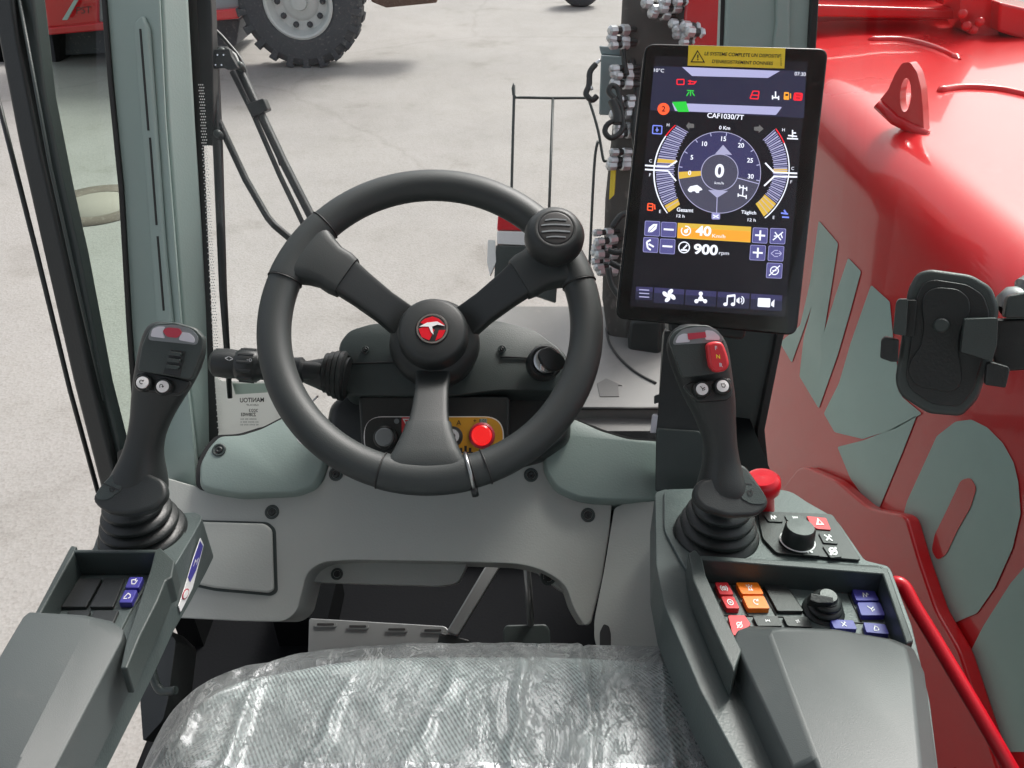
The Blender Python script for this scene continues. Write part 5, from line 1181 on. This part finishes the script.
tx(b, '0', 719.3, 171, 13.5, off=.0016, bold=.03, w=9); tx(b, 'km/h', 719, 183.2, 2.6, w=9, off=.0016)
for s_, x, y in (('0', 689.5, 173), ('5', 691.7, 157.5), ('10', 704.5, 144), ('15', 723.5, 139), ('20', 740.8, 145.5), ('25', 749.8, 160.5), ('30', 750.5, 176.5)): tx(b, s_, x, y, 4.6, off=.0013, bold=.015)
poly(b, rnd([(687.5, 190), (690, 186.5), (697, 185), (701, 188), (702.5, 190), (699, 191), (699, 193), (696, 193), (695, 191.3), (692.5, 191.3), (691, 192.5), (689, 192)], .5, 2), 'e_white', .0012)
for a_, c_ in (((739, 187), (747, 189)), ((739.5, 185), (739.5, 189)), ((746.5, 187), (746.5, 191)), ((743, 188), (742.3, 196)), ((738, 195), (746, 197)), ((738, 193.5), (738, 197)), ((746, 195), (746, 199)), ((743, 185.5), (743, 190))): seg_(b, a_, c_, 1.1, 'e_white', .0012)
poly(b, rnd(rect(711.5, 213, 720, 219.5), 1.5), 'e_btnhi', .0006); seg_(b, (713, 215), (718.5, 218), 1, 'e_white', .0009); seg_(b, (713, 218), (718.5, 215), 1, 'e_white', .0009)
b.build('speed_dial', scr)
def gauge(O, I, name, golds, redseg):
    b = MB(); n_ = 60; oo = arc3(*O, n_); ii = arc3(*I, n_)
    for i in range(n_):
        poly(b, [oo[i], oo[i + 1], lerp2(oo[i + 1], ii[i + 1], .06), lerp2(oo[i], ii[i], .06)], 'e_white' if not (redseg[0] <= i < redseg[1]) else 'e_red', .0006)
        a_, c_ = lerp2(oo[i], ii[i], .13), lerp2(oo[i + 1], ii[i + 1], .13)
        if any(g0 <= i < g1 for g0, g1 in golds): poly(b, [a_, c_, lerp2(oo[i + 1], ii[i + 1], .95), lerp2(oo[i], ii[i], .95)], 'e_gold', .0005)
        else: poly(b, [a_, c_, lerp2(oo[i + 1], ii[i + 1], .9), lerp2(oo[i], ii[i], .9)], 'e_dial' if i % 3 != 1 else 'e_line', .0004)
        if i % 3 == 0: seg_(b, lerp2(oo[i], ii[i], .1), lerp2(oo[i], ii[i], .95), .55, 'e_lav', .0007)
    return b
gauge(((675, 125), (653.5, 168), (667, 213.5)), ((689, 133), (676, 169), (680.5, 204)), 'g', [(24, 27), (55, 60)], (0, 9)).build('level_gauge', scr)
gauge(((776, 128.5), (789.5, 170), (765, 218.5)), ((762, 141), (772, 171), (755, 203)), 'g', [(26, 29), (49, 60)], (0, 10)).build('level_gauge', scr)
b = MB()
for pts, w_, m_ in (([(645, 165.5), (668, 167), (677, 161)], 1.6, 'e_white'), ([(645, 169.5), (668, 171), (676, 181)], 1.6, 'e_white'), ([(797, 173.5), (774, 172.5), (765, 163)], 1.6, 'e_white'), ([(797, 177), (774, 176.5), (764, 186)], 1.6, 'e_white')):
    for i in range(2): seg_(b, pts[i], pts[i + 1], w_, m_, .0009)
b.build('gauge_pointers', scr)
b = MB()
for a_, c_ in (((653, 125.5), (662, 126)), ((662, 126), (661.5, 134)), ((661.5, 134), (652.5, 133.5)), ((652.5, 133.5), (653, 125.5)), ((657, 127.5), (657, 132)), ((655.5, 130), (658.8, 130))): seg_(b, a_, c_, 1.1, 'e_blue')
b.build('gauge_icon', scr)
b = MB()
for a_, c_ in (((648, 203.5), (653, 204)), ((653, 204), (652.5, 210.5)), ((652.5, 210.5), (647.5, 210)), ((647.5, 210), (648, 203.5)), ((648, 206.5), (653, 206.8)), ((654.5, 204.5), (655, 209.5))): seg_(b, a_, c_, 1.1, 'e_redor')
b.build('gauge_icon', scr)
b = MB()
for a_, c_ in (((787, 138.5), (798, 139)), ((792.5, 130), (792.5, 137.5)), ((793, 133), (796, 133)), ((788, 135.5), (797, 136.5))): seg_(b, a_, c_, 1.3, 'e_white')
b.build('gauge_icon', scr)
b = MB()
for a_, c_ in (((781, 213), (788, 214)), ((782, 217), (789, 217.5)), ((784, 210), (786.5, 214))): seg_(b, a_, c_, 1.6, 'e_blue')
b.build('gauge_icon', scr)
b = MB(); tx(b, 'H', 668, 125, 3, 'e_white'); b.build('gauge_letter', scr)
b = MB(); tx(b, 'H', 783.3, 130, 3, 'e_white'); b.build('gauge_letter', scr)
b = MB(); tx(b, 'E', 660, 211.5, 3, 'e_white'); b.build('gauge_letter', scr)
b = MB(); tx(b, 'E', 773.5, 217.5, 3); b.build('gauge_letter', scr)
b = MB(); tx(b, 'C', 650.5, 161, 3); b.build('gauge_letter', scr)
b = MB(); tx(b, 'F', 650, 175, 3); b.build('gauge_letter', scr)
b = MB(); tx(b, 'C', 792.5, 168.5, 3); b.build('gauge_letter', scr)
b = MB(); tx(b, 'F', 791, 182, 3); b.build('gauge_letter', scr)
b = MB(); poly(b, [(754, 127), (759, 126.5), (759, 124.5), (763.5, 129), (758.5, 133), (758.7, 131), (754, 130.5)], 'e_dim', .0004); b.build('turn_arrow', scr)
b = MB(); poly(b, [(694, 124), (689.5, 123.5), (689, 122), (686, 126), (689, 130), (689.2, 128), (694, 128)], 'e_dim', .0004); b.build('turn_arrow', scr)
def c8(x, y): return (630 + x / 5.483, 190 + y / 5.483)
def sbtn(q, name='soft_button', m='e_btn'):
    b = MB(); q = [c8(*p) for p in q]; poly(b, rnd(q, 1.4, 3), 'e_btnhi', .0002)
    cx = sum(p[0] for p in q) / 4; cy = sum(p[1] for p in q) / 4; poly(b, rnd([(cx + (x - cx) * .93, cy + (y - cy) * .93) for x, y in q], 1.2, 3), m, .0005)
    return b, cx, cy
b, x, y = sbtn([(82, 168), (166, 172), (163, 255), (78, 250)]); poly(b, [(x - 4.5, y + 4), (x - 3.5, y - 1), (x + 1, y - 4.5), (x + 5, y - 4.5), (x + 4, y + .5), (x, y + 3.5)], 'e_white', .0009); seg_(b, (x - 5, y + 5), (x + 3, y - 3), .6, 'e_btn', .0012); b.build('soft_button', scr)
b, x, y = sbtn([(74, 258), (157, 262), (153, 345), (70, 340)])
for a_, c_ in (((x - 4, y - 3), (x, y - 5)), ((x - 4, y - 3), (x - 3, y + 3)), ((x - 2, y - 1), (x + 3, y + 2)), ((x - 3, y + 3), (x, y + 5))): seg_(b, a_, c_, 1.8, 'e_white', .0009)
b.build('soft_button', scr)
for q in ([(172, 174), (256, 178), (252, 260), (168, 256)], [(165, 266), (249, 270), (245, 353), (161, 348)]):
    b, x, y = sbtn(q); seg_(b, (x - 5, y - .3), (x + 5, y + .3), 1.8, 'e_white', .0009); b.build('soft_button', scr)
for q in ([(674, 205), (757, 209), (752, 294), (668, 289)], [(660, 300), (745, 304), (740, 388), (654, 384)]):
    b, x, y = sbtn(q); seg_(b, (x - 5, y - .3), (x + 5, y + .3), 1.8, 'e_white', .0009); seg_(b, (x + .3, y - 5), (x - .3, y + 5), 1.8, 'e_white', .0009); b.build('soft_button', scr)
for k, q in enumerate(([(769, 208), (856, 212), (850, 298), (765, 294)], [(760, 304), (846, 308), (840, 392), (754, 388)], [(750, 398), (837, 402), (832, 486), (745, 482)])):
    b, x, y = sbtn(q)
    if k == 0:
        for a_, c_ in (((x - 5, y + 4), (x + 5, y - 4)), ((x - 3, y - 4), (x + 3, y + 4)), ((x - 4, y), (x - 1, y)), ((x + 3, y - 2), (x + 4.5, y + 2))): seg_(b, a_, c_, 1.1, 'e_white', .0009)
    elif k == 1:
        for a_, c_ in (((x - 5, y), (x - 2, y - 2.5)), ((x - 5, y), (x - 2, y + 2.5)), ((x - 1, y), (x + 5, y)), ((x + 3, y - 2.5), (x + 5.5, y)), ((x + 3, y + 2.5), (x + 5.5, y)), ((x - 2, y - 3), (x + 2, y - 3)), ((x - 2, y + 3), (x + 2, y + 3))): seg_(b, a_, c_, .9, 'e_lav', .0009)
    else:
        ee = ell(x, y, 4, n=16)
        for i in range(16): seg_(b, ee[i - 1], ee[i], 1, 'e_white', .0009)
        seg_(b, (x - 5.5, y + 5), (x + 5.5, y - 5), 1, 'e_white', .0009); seg_(b, (x - 2, y), (x + 2, y), 1, 'e_white', .0009)
    b.build('soft_button', scr)
b = MB(); poly(b, [c8(*p) for p in [(262, 180), (664, 202), (660, 288), (258, 264)]], 'e_gold', .0002); poly(b, [c8(*p) for p in [(264, 206), (660, 228), (658, 284), (260, 260)]], 'e_or', .0005)
tx(b, '40', 630 + 402 / 5.483, 190 + 225 / 5.483, 10, off=.0012, w=15.5, bold=.035); tx(b, 'Km/h', 630 + 486 / 5.483, 190 + 253 / 5.483, 3.6, off=.0012, w=13)
x, y = c8(306, 224); ee = ell(x, y, 4.6, n=18)
for i in range(18):
    if i not in (12, 13): seg_(b, ee[i - 1], ee[i], 1.1, 'e_white', .0012)
seg_(b, (x, y), (x + 2.5, y - 2), 1.6, 'e_white', .0012); poly(b, ell(x, y + .5, 2, n=10), 'e_white', .0012); b.build('speed_setting', scr)
b = MB(); tx(b, '900', 630 + 415 / 5.483, 190 + 327 / 5.483, 10.5, off=.0012, w=24, bold=.035); tx(b, 'rpm', 630 + 514 / 5.483, 190 + 352 / 5.483, 3.6, off=.0012, w=10)
x, y = c8(296, 315); ee = ell(x, y, 5.4, n=20)
for i in range(20): seg_(b, ee[i - 1], ee[i], 1.1, 'e_white', .0012)
seg_(b, (x - 1, y + 1.5), (x + 3, y - 2.5), 1.6, 'e_white', .0012); seg_(b, (x - 3.3, y + 2.5), (x + 3.3, y + 2.8), 1.6, 'e_white', .0012)
b.build('engine_speed_setting', scr)
# bottom row
cells = [[(34, 530), (126, 533), (122, 605), (28, 600)], [(134, 534), (298, 545), (294, 628), (128, 618)], [(306, 546), (474, 556), (470, 640), (300, 630)], [(482, 557), (656, 567), (652, 652), (476, 642)], [(664, 568), (834, 578), (832, 664), (660, 654)]]
for k, q in enumerate(cells):
    b = MB(); q = [c8(*p) for p in q]; poly(b, rnd(q, 1.2, 3), 'e_btn' if 0 else 'e_navy', .0002); poly(b, [q[0], q[1], lerp2(q[1], q[2], .35), lerp2(q[0], q[3], .35)], 'e_dial', .0004)
    x = sum(p[0] for p in q) / 4; y = sum(p[1] for p in q) / 4
    if k == 0:
        for dy in (-3.5, 0, 3.5): seg_(b, (x - 5, y + dy - .3), (x + 5, y + dy + .3), 1, 'e_lav', .0009)
    elif k == 1:
        for a_ in (20, 110, 200, 290): poly(b, ell(x + 4 * math.cos(R(a_)), y - .5 + 4 * math.sin(R(a_)), 3.4, 2.1, 12, R(a_ + 25)), 'e_white', .0009)
        poly(b, ell(x, y - .5, 1.6, n=10), 'e_white', .0009)
    elif k == 2:
        for a_ in (-90, 30, 150): poly(b, ell(x + 5 * math.cos(R(a_)), y + .5 + 5 * math.sin(R(a_)), 2.1, n=12), 'e_white', .0009); seg_(b, (x, y + .5), (x + 4 * math.cos(R(a_)), y + .5 + 4 * math.sin(R(a_))), 2.2, 'e_white', .0009)
        poly(b, ell(x, y + .5, 2.5, n=12), 'e_white', .0009)
    elif k == 3:
        poly(b, ell(x - 8, y + 4, 2.2, 1.8, 12), 'e_white', .0009); poly(b, ell(x - .5, y + 4, 2.2, 1.8, 12), 'e_white', .0009)
        for a_, c_ in (((x - 6.5, y + 4), (x - 6, y - 4)), ((x + 1, y + 4), (x + 1.5, y - 5))): seg_(b, a_, c_, 1.2, 'e_white', .0009)
        seg_(b, (x - 6.3, y - 4), (x + 1.8, y - 5), 2.2, 'e_white', .0009)
        for r_ in (2.5, 4.5):
            ee = [(x + 6 + r_ * math.cos(R(a_)), y + r_ * math.sin(R(a_))) for a_ in range(-60, 80, 20)]
            for i in range(1, len(ee)): seg_(b, ee[i - 1], ee[i], 1, 'e_white', .0009)
        poly(b, [(x + 3, y - 1), (x + 6, y - 3), (x + 6, y + 3.5), (x + 3, y + 1.5)], 'e_white', .0009)
    else:
        poly(b, rnd([(x - 8.5, y - 4.5), (x + 4, y - 4), (x + 3.5, y + 5), (x - 9, y + 4.3)], 1), 'e_white', .0009); poly(b, [(x + 5, y), (x + 8, y - 3), (x + 7.5, y + 5), (x + 4.5, y + 3)], 'e_white', .0009)
    b.build('soft_button', scr)
b = MB(); b.ply(TP, rnd([(647, 45), (827, 50), (795.5, 334), (618, 317.5)], 9, 6), 'glass_screen', .0048, .0006); b.build('front_glass', t)
# bracket behind
MB().slab(Plane(TP.p - TP.n * .024, TP.n), rnd([(680, 150), (770, 155), (745, 340), (668, 332)], 6), .06, 'black').build('rear_mount', t, bevel=.004)

# ============================================================ PHONE HOLDER
PH = Plane(at(947, 345, .70), (-.42, -.80, .42))
t = thing('phone_holder', at(1010, 372, .70), 'empty black phone holder with side clamps at the right window', 'phone holder')
o_ = rnd([(908, 290), (917, 273), (930, 269), (972, 275), (992, 287), (1000, 308), (991, 362), (979, 399), (962, 417), (928, 414), (900, 396), (895, 381), (901, 344)], 7, 5)
MB().slab(PH, o_, .016, 'trim').build('cradle', t, bevel=.004, seg=4)
cxp, cyp = 948, 343
PH1 = Plane(PH.p + PH.n * .0005, PH.n)
MB().ply(PH1, rnd([(cxp + (x - cxp) * .80, cyp + (y - cyp) * .86) for x, y in [(908, 290), (917, 273), (930, 269), (972, 275), (992, 287), (1000, 308), (991, 362), (979, 399), (962, 417), (928, 414), (900, 396), (895, 381), (901, 344)]], 6, 4), 'black', 0, .002).build('face_panel', t, bevel=.0012)
hg = rnd([(925, 292), (937, 287), (958, 289), (969, 298), (970, 312), (960, 330), (958, 350), (962, 378), (958, 388), (948, 392), (915, 385), (908, 372), (910, 360), (921, 345), (924, 325), (921, 305)], 6, 5)
MB().ply(PH1, hg, 'rubber', .002, .0025).build('rubber_pad', t, bevel=.001)
c = PH1.hit(941, 325) + PH.n * .004; MB().lathe(c, PH.n, [(.0062, 0), (.0062, .004), (.005, .005), (0, .005)], 'trim', 24).build('release_button', t, auto=40)
def clamp(o_, h, th_, name='clamp_arm', m='trim'):
    return MB().slab(Plane(PH.p + PH.n * h, PH.n), rnd(o_, 2, 4), th_, m).build(name, t, bevel=.002)
clamp([(896, 303), (899, 299), (908, 299), (906, 336), (893, 334)], .022, .026)
clamp([(905, 300), (917, 300), (914, 337), (904, 336)], .008, .012, m='black')
clamp([(881, 340), (885, 336.5), (899, 340), (898, 362), (891, 362), (880, 358)], .018, .014, name='clamp_foot', m='black')
clamp([(965, 319), (998, 318), (997, 345), (992, 362), (978, 357), (961, 352)], .022, .026)
clamp([(987, 364), (992, 362), (1009, 367), (1010, 371), (1006, 388), (985, 385)], .018, .014, name='clamp_foot', m='black')
MB().slab(Plane(PH.p - PH.n * .012, PH.n), rnd([(990, 320), (1060, 318), (1060, 368), (998, 372), (990, 350)], 4), .03, 'black').build('support_arm', t, bevel=.004)
b = MB(); g = .71
b.lathe(at(1003, 312, g + .01), V((.8, .2, .5)), [(.006, 0), (.015, .005), (.017, .015), (.013, .022), (.018, .026), (.018, .034), (.010, .038)], 'bracket', 28); b.build('ball_joint', t, auto=50)
MB().slab(Plane(PH.p - PH.n * .005, PH.n), rnd([(1008, 296), (1040, 290), (1040, 318), (1004, 318)], 4), .02, 'trim').build('joint_collar', t, bevel=.004)
MB().tube(path_px([(1010, 300, .73), (1075, 330, .73)]), .012, 'black', 20).build('support_rod', t)
